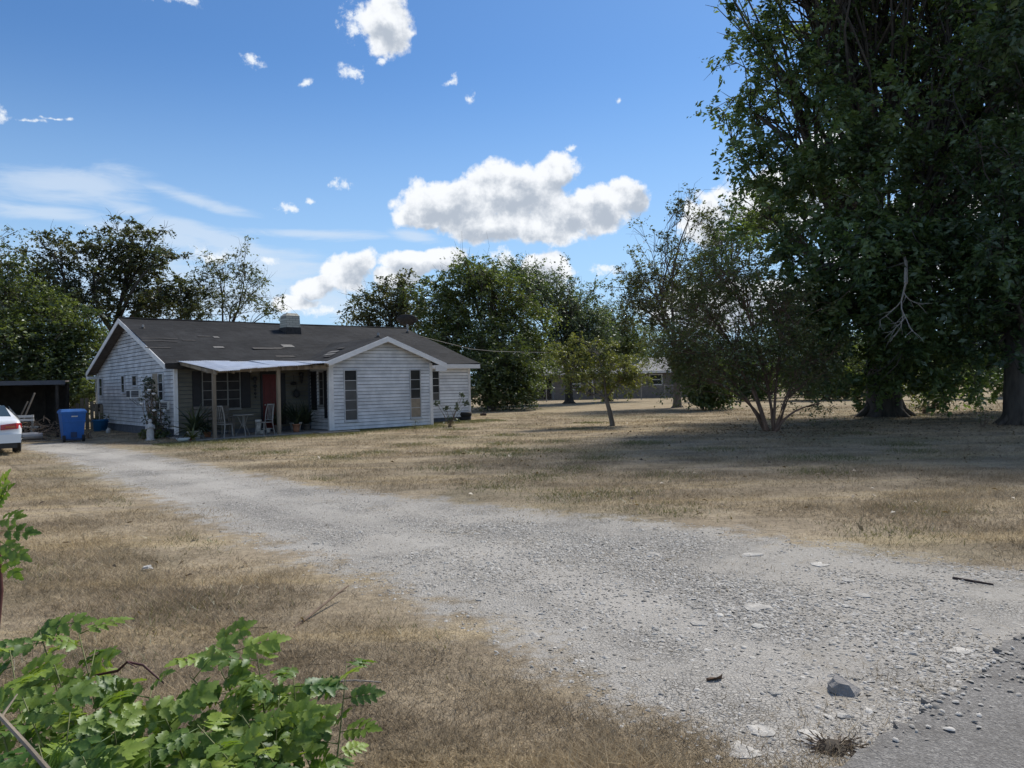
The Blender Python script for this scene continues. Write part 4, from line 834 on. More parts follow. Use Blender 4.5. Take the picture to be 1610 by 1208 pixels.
# ------------------------------------------------------------------ neighbour's house and chain link fence
def nb():
    Yb = 74.0; x0 = at(838, 600, Yb)[0]; xw = at(871, 600, Yb)[0]; x1 = at(1115, 600, Yb)[0]; zt = at(900, 587, Yb)[2]
    t = thing('neighbour_house', 'low grey house behind the chain link fence beyond the small tree', 'house', (xw, Yb, 0)); w = x1 - xw
    MB().box(0, w, 0, 9, 0, zt).build('wall', M['neighbour'], t)
    rz = zt + 1.5; mb = MB(); a_ = x0 - xw - .3
    mb.add([(a_,-.6,zt),(w+.5,-.6,zt),(w+.5,4.5,rz),(a_,4.5,rz),(w+.5,9.6,zt),(a_,9.6,zt)], [(0,1,2,3),(3,2,4,5),(0,3,5),(1,4,2),(0,5,4,1)]); rf = mb.build('roof', M['nroof'], t)
    MB().box(a_, w + .5, -.66, -.602, zt - .16, zt + .06).build('fascia', M['trim'], t)
    for px in (842, 862): x = at(px, 600, Yb)[0] - xw; MB().box(x - .08, x + .08, -.2, -.04, 0, zt).build('carport_post', M['darkwood'], t)
    MB().box(a_ + .3, -.01, 5, 5.2, 0, zt - .1).build('carport_back', M['darkwood'], t)
    def win(pa, pb, ya, yb, glass=True):
        (xa, _, za), (xb, _, zb) = at(pa, ya, Yb), at(pb, yb, Yb); xa -= xw; xb -= xw
        fr = MB(); q = .10
        for bx in ((xa-q, xa, zb-q, za+q), (xb, xb+q, zb-q, za+q)): fr.box(bx[0], bx[1], -.08, 0, bx[2], bx[3])
        fr.box(xa, xb, -.08, 0, za, za + q); fr.box(xa, xb, -.08, 0, zb - q, zb); o = fr.build('window', M['trim'], t)
        MB().box(xa, xb, -.03, .01, zb, za).build('pane', M['glass'], o); MB().box(xa, xb, -.06, -.031, (za+zb)/2 - .04, (za+zb)/2 + .04).build('meeting_rail', M['trim'], o)
    win(893, 911, 596, 612); win(926, 931, 597, 606); win(1022, 1040, 590, 604); win(1080, 1092, 585, 606)
    for (pa, pb) in ((925, 929), (932, 937)):
        xa = at(pa, 620, Yb)[0] - xw; xb = at(pb, 620, Yb)[0] - xw; MB().box(xa, xb, -.12, -.005, .35, 1.05).build('crawl_vent', M['shutter'], t)
    x = at(1003, 545, Yb)[0] - xw; MB().box(x - .6, x + .7, 3.0, 4.2, rz - .6, rz + .55).build('roof_vent_box', M['pipe'], t)
    MB().tube([(-1.2, -.3, 0), (-.7, -.25, 1.3)], .05, 5).build('carport_brace', M['oldwood'], t)
nb()
def chainlink():
    Yb = 67.0; x0, x1 = at(822, 620, Yb)[0], at(1120, 620, Yb)[0]; t = thing('chain_link_fence', 'grey chain link fence with round posts in front of the neighbour house', 'fence', (x0, Yb, 0)); w = x1 - x0; n = 9
    for k in range(n): x = w * k / (n - 1); p = MB().tube([(x, 0, 0), (x, 0, 1.22)], .035, 8).build('post', M['galv'], t); MB().lathe([(.045, 1.2), (.045, 1.25), (.01, 1.28)], 8, (x, 0, 0)).build('post_cap', M['galv'], p)
    MB().tube([(0, 0, 1.2), (w, 0, 1.2)], .025, 6).build('top_rail', M['galv'], t)
    mb = MB(); step = .16; h = 1.15; k = -h
    while k < w:
        for s in (1, -1):
            a0, a1 = (k, k + h) if s > 0 else (k + h, k); za, zb = 0.03, 1.18
            if a0 < 0 or a1 < 0 or a0 > w or a1 > w: continue
            mb.add([(a0 - .004, 0, za), (a0 + .004, 0, za), (a1 + .004, .001, zb), (a1 - .004, .001, zb)], [(0,1,2,3)])
        k += step
    tag(mb.build('wire_mesh', M['galv'], t), kind='stuff')
chainlink()

# ------------------------------------------------------------------ trees
def leaves(centres, radii, n_each, size, aspect, seed, flat=.7, droop=.25, cl_rand=None):
    rg = np.random.default_rng(seed); C = np.repeat(np.asarray(centres, float), n_each, 0); R = np.repeat(np.asarray(radii, float), n_each)
    n = len(C); nc = len(centres); TW = 8; tw = rg.normal(size=(nc, TW, 3)); tw[:, :, 2] = tw[:, :, 2] * flat + .05; tw /= np.linalg.norm(tw, axis=2)[:, :, None] + 1e-9
    tl = rg.uniform(.55, 1.25, (nc, TW)); ci = np.repeat(np.arange(nc), n_each); k = rg.integers(0, TW, n); t = rg.random(n) ** .65; T = tw[ci, k]; tt = (t * tl[ci, k] * R)[:, None]
    Pp = C + T * tt + rg.normal(size=(n, 3)) * .07 * R[:, None]; Pp[:, 2] -= .28 * R * t * t * tl[ci, k]
    sd_ = np.cross(T, np.array([0, 0, 1.0])); sd_ /= np.linalg.norm(sd_, axis=1)[:, None] + 1e-6
    d = T * .55 + sd_ * np.where(rg.random(n) < .5, -.85, .85)[:, None] + rg.normal(size=(n, 3)) * .38; d[:, 2] -= droop; d /= np.linalg.norm(d, axis=1)[:, None]
    nn = rg.normal(size=(n, 3)); nn[:, 2] += 1.0; s = np.cross(d, nn); s /= np.linalg.norm(s, axis=1)[:, None] + 1e-9; up = np.cross(s, d)
    ln = size * rg.uniform(.6, 1.35, n)[:, None]; wd = ln * aspect
    base = Pp - d * ln * .5; tip = Pp + d * ln * .5 - up * ln * .12; l_ = Pp + s * wd * .5 + up * wd * .18; r_ = Pp - s * wd * .5 + up * wd * .18
    V = np.stack([base, l_, tip, r_], 1).reshape(-1, 3); F = np.arange(n * 4).reshape(n, 4)
    cr = rg.random(len(centres)) if cl_rand is None else cl_rand
    lc = np.clip(np.repeat(cr ** 1.5, n_each) * .8 + rg.random(n) * .45 - .1, 0, 1)
    return V, F, np.repeat(lc, 4)
def curve(p, q, r, bend, n=5):
    p, q = Vector(p), Vector(q); d = q - p; l = d.length; o = Vector((r.gauss(0, 1), r.gauss(0, 1), r.gauss(0, .6) + .5)) * l * bend
    return [p + d * (i / n) + o * math.sin(math.pi * i / n) for i in range(n + 1)]
def tree(name, label, base, trunk_r, fork, lobes, leaf, nclump, per, clump_r, leafm, barkm, seed, lean=(0, 0), stems=1, group=None, aspect=.5, twigs=2, shell=.55, cat='tree', flare=1.5, droop=.25, flat=.75, limb_k=.55):
    """lobes: world ellipsoids (x,y,z,rx,ry,rz); fork: height at which the limbs start"""
    r = random.Random(seed); rg = np.random.default_rng(seed); bx, by = base[0], base[1]
    t = thing(name, label, cat, (bx, by, 0), 0, group); wood = MB()
    topz = max(l[2] for l in lobes); B = Vector((0, 0, 0)); tips = []
    if stems == 1:
        f = Vector((lean[0], lean[1], fork)); pts = [Vector((0, 0, -.1)), Vector((lean[0]*.05, lean[1]*.05, fork*.12)), Vector((lean[0]*.4, lean[1]*.4, fork*.5)), f]
        wood.tube(pts, [trunk_r*flare, trunk_r*1.12, trunk_r, trunk_r*.88], 12, False); roots = [f]; radii = [trunk_r*.85]
        if flare > 1.3:
            for k in range(6):
                q = k * 1.047 + r.uniform(-.2, .2); wood.tube([(math.cos(q)*trunk_r*1.9, math.sin(q)*trunk_r*1.9, -.05), (math.cos(q)*trunk_r*1.15, math.sin(q)*trunk_r*1.15, trunk_r*.4), (math.cos(q)*trunk_r*.75, math.sin(q)*trunk_r*.75, trunk_r*1.6)], [trunk_r*.18, trunk_r*.28, trunk_r*.2], 6, False)
    else: roots, radii = [Vector((r.uniform(-.5, .5)*trunk_r*2.6, r.uniform(-.5, .5)*trunk_r*2.6, -.05)) for _ in range(stems)], [trunk_r / math.sqrt(stems) * .85] * stems
    limbs = []
    for i, lb in enumerate(lobes):
        c = Vector((lb[0] - bx, lb[1] - by, lb[2])); k = i % len(roots); st = roots[k]
        if stems == 1 and len(limbs) > 2 and r.random() < .55:       # grow from an earlier limb
            cand = min(limbs, key=lambda L_: min((p - c).length for p in L_[0][2:])); j = min(range(1, len(cand[0])), key=lambda j: (cand[0][j] - c).length); st = cand[0][j]; rad = cand[1] * (1 - .7 * j / (len(cand[0]) - 1)) * .8
        else: rad = radii[k] * limb_k if stems == 1 else radii[k]
        pts = curve(st, c, r, .10, 7)
        if stems > 1:
            ct = st + (c - st) * .30 + Vector((0, 0, (c - st).length * .30)); pts = [st * (1-q)**2 + ct * (2*q*(1-q)) + c * q*q for q in [k_/7 for k_ in range(8)]]
        pts = pts; wood.tube(pts, [max(.015, rad * (1 - .8 * q / 7)) for q in range(8)], 7, False); limbs.append((pts, rad))
    cen = []
    for i, lb in enumerate(lobes):
        vol = (lb[3] * lb[4] * lb[5]) ** (2/3); w = lb[6] if len(lb) > 6 else 1.0; cen.append((vol * w, i))
    tot = sum(c[0] for c in cen); C = []
    for vol, i in cen:
        lb = lobes[i]; n = max(3, int(nclump * vol / tot)); pts, rad = limbs[i]
        for _ in range(n):
            d = rg.normal(size=3); d /= np.linalg.norm(d); rr = rg.random() ** (1/3); rr = rr * (1 - shell) + shell * (rr ** .4)
            p = np.array(lb[:3]) + d * rr * np.array(lb[3:6]) * (1 + .26 * rg.normal()); p[2] = max(p[2], .35); C.append(p)
            j = r.randint(3, len(pts) - 1); q = Vector((p[0] - bx, p[1] - by, p[2])); s_ = pts[j]
            b_ = curve(s_, q, r, .10, 4); br = max(.008, min(rad * .3, .012 * (q - s_).length + .006)); wood.tube(b_, [br, br*.8, br*.6, br*.4, br*.2], 4, False)
            for _k in range(twigs):
                dd = Vector(rg.normal(size=3)) * clump_r * .7; wood.tube([b_[3], b_[4] + dd * .5, b_[4] + dd], [br*.4, br*.3, br*.12], 3, False)
    wood.build('trunk', barkm, t, True)
    V, F, lc = leaves(C, np.full(len(C), clump_r) * rg.uniform(.6, 1.35, len(C)), per, leaf, aspect, seed + 1, flat=flat, droop=droop)
    V[:, 0] -= bx; V[:, 1] -= by; V[:, 2] = np.maximum(V[:, 2], .04)
    link('crown', npmesh('crown', V, F, {'lc': lc}), leafm, t)
    return t
def LB(Yc, lst):
    o = []
    for l in lst:
        px, py, rx, ry = l[:4]; dy = l[4] if len(l) > 4 else 0; w = l[5] if len(l) > 5 else 1
        Y_ = Yc + dy; p = at(px, py, Y_); k = Y_ / FPX; o.append((p[0], p[1], p[2], rx * k, (rx + ry) * .5 * k, ry * k, w))
    return o
b = G(1390, 655); YB = b[1]
tree('pecan_tree', 'huge dark spreading tree with thick ivy-skirted trunk right of the crape myrtle', b, .62, 3.2,
     LB(YB, [(1240,110,100,110,0,.7),(1400,50,140,120,2,.8),(1560,90,120,130,-1),(1215,260,85,85,-2,.75),(1360,230,130,100,-4),(1530,290,130,120,0),(1250,390,100,60,-3,.8),(1400,390,130,90,-5),(1560,450,100,90,2),(1330,500,120,60,-2),(1480,540,100,60,-2),(1320,-80,170,110,0),(1500,-120,180,120,0),(1175,170,45,60,1,.7),(1420,600,70,25,-1.5),(1540,590,70,35,2),(1200,330,55,50,3),(1450,160,140,110,6,.6),(1320,330,110,80,5,.55),(1300,545,70,45,-4),(1390,505,90,60,-5),(1460,480,90,60,-6),(1430,560,70,40,-3),(1350,420,90,60,-6),(1360,590,45,22,-2),(1500,400,100,70,-5),(1270,470,70,50,-4)]),
     .23, 1250, 110, 1.0, M['lf_big'], M['bark'], 31, aspect=.45, shell=.35)
b = G(1604, 668)
tree('pecan_tree', 'massive dark tree with its trunk cut by the right edge of the picture', b, .42, 3.0,
     LB(b[1], [(1650,90,110,140,0),(1600,260,90,80,-1),(1720,260,140,140,1),(1640,430,90,80,0),(1570,540,70,35,0),(1700,-60,160,140,0),(1760,450,120,110,0),(1560,400,60,60,-2),(1580,20,80,70,-2),(1600,480,70,60,-1.5),(1620,350,80,70,-2)]),
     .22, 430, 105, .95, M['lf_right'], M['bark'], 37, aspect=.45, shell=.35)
b = G(1064, 634)
tree('airy_tree', 'tall thin-crowned tree with sky showing through, left of the huge dark tree', (at(1064, 600, 46)[0], 46), .22, 3.5,
     LB(46, [(1095,320,45,38,0,.5),(1060,390,60,45,0,.7),(1005,440,45,40,0),(1125,440,70,55,0),(1020,490,60,38,0),(1100,510,80,45,0),(985,480,30,35,0,.6),(1150,370,50,50,2),(1060,450,60,40,2)]),
     .17, 290, 68, .80, M['lf_airy'], M['barkgrey'], 41, aspect=.5, shell=.3, twigs=4)
b = G(1217, 678)
tree('crape_myrtle', 'leaning multi-stemmed crape myrtle with bare tan stems at its foot', b, .20, 0,
     LB(b[1], [(1060,540,50,35,0),(1100,480,55,50,.5),(1150,430,55,50,0),(1235,490,50,60,.5),(1140,550,75,45,-.5),(1085,590,55,26,0,.7),(1200,560,70,50,0),(1275,570,45,55,.5),(1250,610,40,20,0,.5),(1290,635,32,14,0,.4)]),
     .090, 340, 80, .62, M['lf_myrtle'], M['barkred'], 43, stems=11, shell=.3, twigs=2, aspect=.5)
b = G(963, 670)
tree('small_tree', 'small yellow-green tree with one slim leaning trunk on the open lawn', b, .085, 1.05,
     LB(b[1], [(895,562,38,18,0),(935,548,38,20,.3),(985,580,36,22,-.3),(915,590,42,16,-.2),(995,598,26,15,.2),(950,605,40,15,.5),(875,545,18,10,0,.6),(962,572,40,20,.5),(905,615,25,10,-.3,.5)]),
     .10, 170, 75, .30, M['lf_small'], M['barkgrey'], 47, lean=(-.22, 0), flare=1.25, shell=.2, aspect=.42, droop=.5, limb_k=.5)
# trees beyond the house, right
tree('oak_tree', 'round dark tree rising directly behind the right half of the roof', (at(615, 640, 55)[0], 55), .3, 2.5, LB(55, [(600,475,42,38,0),(575,500,30,30,0),(630,470,40,38,0),(650,510,45,40,0),(600,520,50,35,0)]), .21, 170, 80, .95, M['lf_left'], M['bark'], 51, shell=.5)
tree('oak_tree', 'broad dense green tree, tallest of the clump right of the house', (at(775, 640, 52)[0], 52), .35, 2.5, LB(52, [(740,432,55,26,0),(700,470,50,50,0),(775,460,60,48,-1),(820,500,45,48,0),(735,530,65,50,-1),(800,560,60,45,-2),(690,540,40,40,0),(840,550,35,35,0)]), .21, 430, 95, 1.2, M['lf_mid'], M['bark'], 53, shell=.55)
tree('cedar_tree', 'blue-green tree behind the tall green tree, right of the house', (at(895, 640, 60)[0], 60), .3, 2.5, LB(60, [(845,455,42,36,0),(890,490,50,48,0),(925,530,45,45,0),(820,430,30,20,0),(880,540,52,35,0),(930,548,38,30,0)]), .21, 330, 90, 1.25, M['lf_blue'], M['bark'], 57, shell=.55)
tree('oak_tree', 'green tree behind the small lawn tree, left of the airy one', (at(955, 640, 64)[0], 64), .3, 2.5, LB(64, [(945,505,38,38,0),(975,530,35,45,0),(900,480,30,22,0),(1000,540,45,32,0),(960,545,45,28,0)]), .21, 200, 85, 1.25, M['lf_mid'], M['bark'], 59, shell=.5)
tree('privet_shrub', 'dark leafy thicket touching the right corner of the house', (at(775, 640, 47)[0], 47), .12, .8, LB(47, [(760,600,28,38,0),(790,590,30,45,0),(815,580,28,42,.5),(832,605,16,28,0),(795,625,40,14,-.5),(755,560,22,30,1)]), .17, 270, 85, .85, M['lf_hedge'], M['bark'], 61, cat='shrub', shell=.5)
# trees beyond the house, left
tree('pecan_tree', 'open branched dark tree above the left gable, leftmost of three tall ones', (at(130, 640, 47)[0], 47), .25, 5.0, LB(47, [(85,400,38,32,0),(65,445,35,30,0),(115,440,40,35,0),(135,390,25,22,0,.7),(150,470,40,35,0),(100,485,40,28,0)]), .21, 150, 72, .75, M['lf_left'], M['bark'], 63, twigs=3, shell=.3, lean=(-1, 0))
tree('pecan_tree', 'tallest dark branching tree above the left half of the roof', (at(180, 640, 49)[0], 49), .32, 5.5, LB(49, [(185,385,42,30,0),(210,365,35,18,0),(225,415,45,40,0),(180,440,45,40,0),(250,460,48,42,0),(290,480,38,32,0),(262,400,28,22,0,.6),(215,480,50,28,0)]), .21, 210, 78, .8, M['lf_left'], M['bark'], 67, twigs=3, shell=.3)
tree('hackberry_tree', 'thin see-through tree standing behind the middle of the roof', (at(352, 640, 51)[0], 51), .18, 4.5, LB(51, [(345,425,38,30,0,.6),(385,415,32,26,0,.6),(405,455,30,35,0,.7),(320,460,35,38,0),(365,480,45,25,0,.8),(430,488,22,16,0),(300,490,40,20,0)]), .17, 120, 52, .75, M['lf_airy'], M['bark'], 71, twigs=5, shell=.3)
tree('privet_shrub', 'tall green leafy mass over the carport at the left edge', (at(10, 640, 37)[0], 37), .15, 1.5, LB(37, [(10,460,35,55,1),(-30,480,50,60,1),(20,530,45,45,0),(60,550,40,45,0),(-20,560,50,45,0),(30,585,50,25,-.5)]), .18, 250, 85, .95, M['lf_hedge'], M['bark'], 73, cat='shrub', shell=.5)
tree('privet_shrub', 'dark green thicket between the carport and the left gable', (at(115, 640, 38)[0], 38), .15, 1.5, LB(38, [(75,490,38,40,1),(110,520,38,45,0),(95,575,40,40,0),(140,560,32,50,.5),(120,610,38,30,-.5),(50,600,40,30,0),(150,620,20,25,-1),(165,540,20,30,2)]), .18, 270, 85, .9, M['lf_hedge'], M['bark'], 79, cat='shrub', shell=.5)
tree('pecan_tree', 'dark tree at the far left edge, its top below the tall ones', (at(-40, 640, 52)[0], 52), .3, 4, LB(52, [(0,430,40,30,0),(-50,420,60,50,0),(20,480,40,40,0),(-30,520,60,50,0),(60,500,40,40,0)]), .21, 170, 80, 1.05, M['lf_left'], M['bark'], 83, shell=.4)
# understory and far trees on the right
FAR = [('dark low hedge far back behind the crape myrtle stems', 1210, 628, 64, [(1180,598,45,22,0),(1240,595,45,24,0),(1300,600,40,18,0)], 4, M['lf_big'], 150, .9),
       ('dark far thicket between the thick trunk and the scrub', 1350, 622, 68, [(1335,590,45,26,0),(1400,585,50,30,0),(1460,585,45,26,0)], 4, M['lf_mid'], 170, 1.0),
       ('dark far thicket left of the trunk at the right edge', 1540, 618, 72, [(1520,578,45,26,0),(1575,570,45,30,0)], 4, M['lf_big'], 130, 1.0),
       ('small far bush with a few bare stems beside the crape myrtle', 1105, 648, 41, [(1105,600,40,30,0),(1090,570,30,25,0),(1120,625,30,16,0)], 5, M['lf_mid'], 150, .6),
       ('green bushy tree between the crape myrtle and the thick trunk', 1299, 632, 55, [(1290,570,50,45,0),(1250,590,45,35,0),(1330,580,40,40,0),(1300,610,40,16,0)], 1, M['lf_mid'], 230, .85),
       ('dark rounded bush behind the foot of the crape myrtle', 1170, 634, 57, [(1150,600,40,25,0),(1190,605,35,25,0),(1130,580,40,30,0)], 1, M['lf_big'], 170, .85),
       ('far hazy tree behind the thick ivy-skirted trunk', 1440, 618, 72, [(1400,540,60,50,0),(1460,550,50,45,0),(1430,580,60,25,0)], 1, M['lf_big'], 230, 1.1),
       ('far dark tree whose trunk shows left of the right-edge trunk', 1588, 624, 53, [(1570,500,60,50,0),(1620,520,60,60,0),(1560,570,40,25,0)], 1, M['lf_right'], 240, .9),
       ('brownish low scrub on the far lawn between the two big trunks', 1475, 630, 50, [(1470,600,35,18,0),(1440,610,30,12,0),(1500,595,30,16,0)], 6, M['lf_myrtle'], 100, .5),
       ('far pale green tree behind the neighbour house', 1040, 625, 95, [(1040,560,60,40,0),(980,570,50,35,0),(1100,560,50,40,0)], 1, M['lf_blue'], 260, 1.5),
       ('far tree closing the view behind the green bushy tree', 1260, 615, 96, [(1240,560,70,40,0),(1320,555,60,40,0),(1180,565,60,35,0)], 1, M['lf_mid'], 280, 1.5),
       ('farthest tree on the right horizon under the huge crown', 1530, 606, 120, [(1500,560,60,30,0),(1570,555,60,32,0),(1640,550,60,32,0)], 1, M['lf_mid'], 260, 1.8),
       ('farthest tree left of the huge tree trunk on the horizon', 1380, 608, 118, [(1350,565,50,28,0),(1420,560,60,30,0)], 1, M['lf_airy'], 220, 1.8)]
for i, (lab, px, py, Y_, lbs, st, lm, nc, cr) in enumerate(FAR):
    tree('bush' if st > 1 else 'tree', lab, (at(px, py, Y_)[0], Y_), .14 if st > 1 else .22 + (.15 if i == 7 else 0), 1.2, LB(Y_, lbs), .16 + .0012 * Y_, nc, 60, cr, lm, M['barkgrey'] if st > 1 else M['bark'], 100 + i, stems=st, cat='bush' if st > 1 else 'tree', shell=.4, twigs=2, group=None)
# ivy skirt, sprouts and the dead hanging limb
def leafy(name, label, cat, base, balls, leaf, nclump, per, cr, lm, bm, seed, stemr=.012, group=None, aspect=.6):
    r = random.Random(seed); t = thing(name, label, cat, base, 0, group); wood = MB(); C = []
    for (x, y, z, rx, ry, rz) in balls:
        for _ in range(nclump):
            d = Vector((r.gauss(0, 1), r.gauss(0, 1), r.gauss(0, 1))).normalized() * r.random() ** .4; p = Vector((x + d.x*rx, y + d.y*ry, max(.05, z + d.z*rz))); C.append(p)
            wood.tube(curve((r.uniform(-.06, .06), r.uniform(-.06, .06), 0), p, r, .07, 4), [stemr, stemr*.8, stemr*.6, stemr*.45, stemr*.3], 4, False)
    wood.build('stem', bm, t); V, F, lc = leaves(C, np.full(len(C), cr), per, leaf, aspect, seed, flat=1.0); V[:, 2] = np.maximum(V[:, 2], .02)
    link('foliage', npmesh('foliage', V, F, {'lc': lc}), lm, t); return t
b = G(1352, 652); leafy('ivy_clump', 'green ivy clump hugging the left foot of the thick trunk', 'ivy', b, [(0,0,.9,.35,.4,.8),(.2,-.2,.3,.5,.4,.25)], .12, 26, 26, .22, M['lf_hedge'], M['twig'], 301)
b = G(1455, 650); leafy('sprout_bush', 'low brownish sprouts right of the thick trunk', 'bush', b, [(0,0,.45,.8,.5,.35),(.7,0,.6,.5,.5,.4)], .11, 26, 16, .28, M['lf_myrtle'], M['twig'], 302)
b = G(1545, 672); leafy('sprout_bush', 'small leafless sprout beside the trunk at the right edge', 'bush', b, [(0,0,.4,.3,.2,.35)], .07, 12, 4, .12, M['lf_myrtle'], M['twig'], 303)
r = random.Random(88); dl = MB(); Yd = 23.0
def dead(p, d, l, rad, lvl):
    pts = [Vector(p)]
    for i in range(4):
        d = (d + Vector((r.gauss(0, .16), r.gauss(0, .16), r.gauss(0, .10)))).normalized(); pts.append(pts[-1] + d * l / 4)
    dl.tube(pts, [rad * (1 - .16 * i) for i in range(5)], 5)
    if lvl:
        for i in (1, 2, 3, 4, 4):
            dead(pts[i], (d + Vector((r.gauss(0, .55), r.gauss(0, .4), r.gauss(0, .25)))).normalized(), l * r.uniform(.45, .75), rad * .55, lvl - 1)
dead(at(1424, 445, Yd), Vector((-.12, 0, -1)), 1.15, .034, 2); dead(at(1424, 446, Yd), Vector((.15, .75, .75)), 4.2, .06, 1)
o = dl.build('dead_branch', M['deadwood']); tag(o, 'bleached dead branch hanging forked below the huge tree crown', 'branch')
# roses and flowers by the house
def flowers(t, pts, rad):
    for p in pts: o = MB().lathe([(.01, -.5*rad), (rad*.7, -.2*rad), (rad, .15*rad), (rad*.6, .5*rad), (.02, .35*rad)], 8).build('flower', M['flower'], t, True); o.location = p
b = hp(-.50, on_u(244, 640, -.5)[0], 0.0)
t = leafy('rose_bush', 'tall rose bush with white blooms against the gable wall', 'rose bush', b, [(0,0,.75,.38,.35,.42),(-.12,0,1.45,.28,.25,.5),(.12,.1,.5,.3,.3,.3),(-.2,0,2.0,.2,.2,.25)], .075, 26, 13, .17, M['lf_rose'], M['twig'], 311)
rr = random.Random(4); flowers(t, [(-.1,-.2,1.72), (.05,-.2,1.58), (-.35,-.25,1.25), (.1,-.3,1.0), (-.2,-.1,2.0)], .075)
b = G(707, 672); t = leafy('rose_bush', 'sparse knobbly rose bush in front of the right end wall', 'rose bush', b, [(-.45,0,.95,.15,.15,.2),(-.15,0,.75,.15,.15,.15),(.25,0,.85,.15,.2,.2),(.5,0,1.25,.1,.1,.15),(.05,0,.35,.35,.3,.15),(.65,0,1.0,.1,.1,.1)], .09, 3, 24, .14, M['lf_rose'], M['twig'], 313, .010)
b = G(653, 676); leafy('weed', 'single small weed at the foot of the wing wall', 'weed', b, [(0,0,.2,.12,.1,.15)], .06, 6, 5, .07, M['lf_rose'], M['twig'], 315, .006)
b = hp(-.45, .45, 0); leafy('low_plant', 'low green plant at the house corner right of the statue', 'plant', b, [(0,0,.16,.4,.4,.14)], .09, 26, 14, .12, M['lf_hedge'], M['twig'], 317, .006)
b = hp(-.9, on_u(226, 680, -.9)[0], 0); leafy('low_plant', 'rusty brown low plant left of the white statue', 'plant', b, [(0,0,.2,.25,.25,.18)], .08, 20, 12, .1, M['lf_myrtle'], M['twig'], 319, .006)
b = hp(-.3, 9.6, 0); leafy('low_plant', 'pale flowering weeds behind the blue tub at the wall', 'plant', b, [(0,0,.4,.4,.3,.35)], .08, 22, 14, .14, M['lf_airy'], M['twig'], 321, .006)

# ------------------------------------------------------------------ foreground shrub with compound leaves
def leaflet(mb, o, d, n, l, w, r):
    """serrated leaflet folded along the midrib; o base, d direction, n normal"""
    d = Vector(d).normalized(); s = d.cross(Vector(n)).normalized(); n = s.cross(d); o = Vector(o)
    prof = [(0, 0), (.12, .62), (.22, .72), (.32, 1.08), (.46, .70), (.57, .92), (.70, .42), (.79, .56), (1.0, 0)]
    b = len(mb.v); mb.v.append(tuple(o)); mid = []
    ts = (.0, .30, .54, .77, 1.0)
    for t in ts: mid.append(len(mb.v)); mb.v.append(tuple(o + d * l * t - n * (l * .16 * t * t)))
    for sg in (1, -1):
        ids = []
        for (t, k) in prof[1:-1]: ids.append(len(mb.v)); mb.v.append(tuple(o + d * l * t + s * (sg * w * .5 * k) + n * (w * .16 * k) - n * (l * .16 * t * t)))
        seq = [(mid[0], ids[0], ids[1], mid[1]), (mid[1], ids[1], ids[2]), (mid[1], ids[2], ids[3], mid[2]), (mid[2], ids[3], ids[4]), (mid[2], ids[4], ids[5], mid[3]), (mid[3], ids[5], ids[6], mid[4])]
        mb.f += [q if sg < 0 else q[::-1] for q in seq]
def compound(seed):
    r = random.Random(seed); mb = MB(); Ln = 1.0; n = r.choice((3, 4, 4)); mb.tube([(0, 0, 0), (.5, 0, .05), (1.0, 0, -.02)], [.016, .012, .008], 4)
    for i in range(n):
        t = .28 + .62 * i / (n - 1); z = .05 * math.sin(math.pi * t)
        for sg in (1, -1):
            l = r.uniform(.36, .50) * (1 - .25 * abs(t - .5)); leaflet(mb, (t + sg * .01, 0, z), (.55, sg * .85, r.uniform(-.15, .2)), (r.gauss(0, .15), r.gauss(0, .15), 1), l, l * r.uniform(.60, .78), r)
    leaflet(mb, (.98, 0, 0), (1, r.uniform(-.15, .15), -.1), (0, 0, 1), .48, .32, r); me = mb.mesh('leaf', True); me.materials.append(M['lf_fore']); return me
CL = [compound(500 + i) for i in range(7)]
def spray(parent, base, tip, n, scale, r, t0=.35):
    pw = parent.location; P_ = Vector(base) - pw; T = Vector(tip) - pw; pts = curve(P_, T, r, .05, 8)
    MB().tube(pts, [.0062 - .0006 * i for i in range(9)], 5).build('stem', M['greenstem'], parent, True)
    ph = r.uniform(0, 6)
    for i in range(n):
        t = min(.999, t0 + (1 - t0) * ((i + .7) / n) ** .85); k = min(7, int(t * 8)); f = t * 8 - k; p = pts[k].lerp(pts[k + 1], f); d = (pts[k + 1] - pts[k]).normalized(); ph += 2.4
        side = d.orthogonal().normalized(); side.rotate(Matrix.Rotation(ph, 3, d)); dr = side + d * r.uniform(.0, .5); dr.z = dr.z * .55 + r.uniform(-.25, .2); dr.normalize()
        up = Vector((r.gauss(0, .35), r.gauss(0, .3) - .7, .9)); y = up.cross(dr).normalized(); z = dr.cross(y)
        o = link('leaf', r.choice(CL), None, parent); s = scale * r.uniform(.75, 1.2)
        o.matrix_local = Matrix.Translation(p) @ Matrix((dr, y, z)).transposed().to_4x4() @ Matrix.Scale(s, 4)
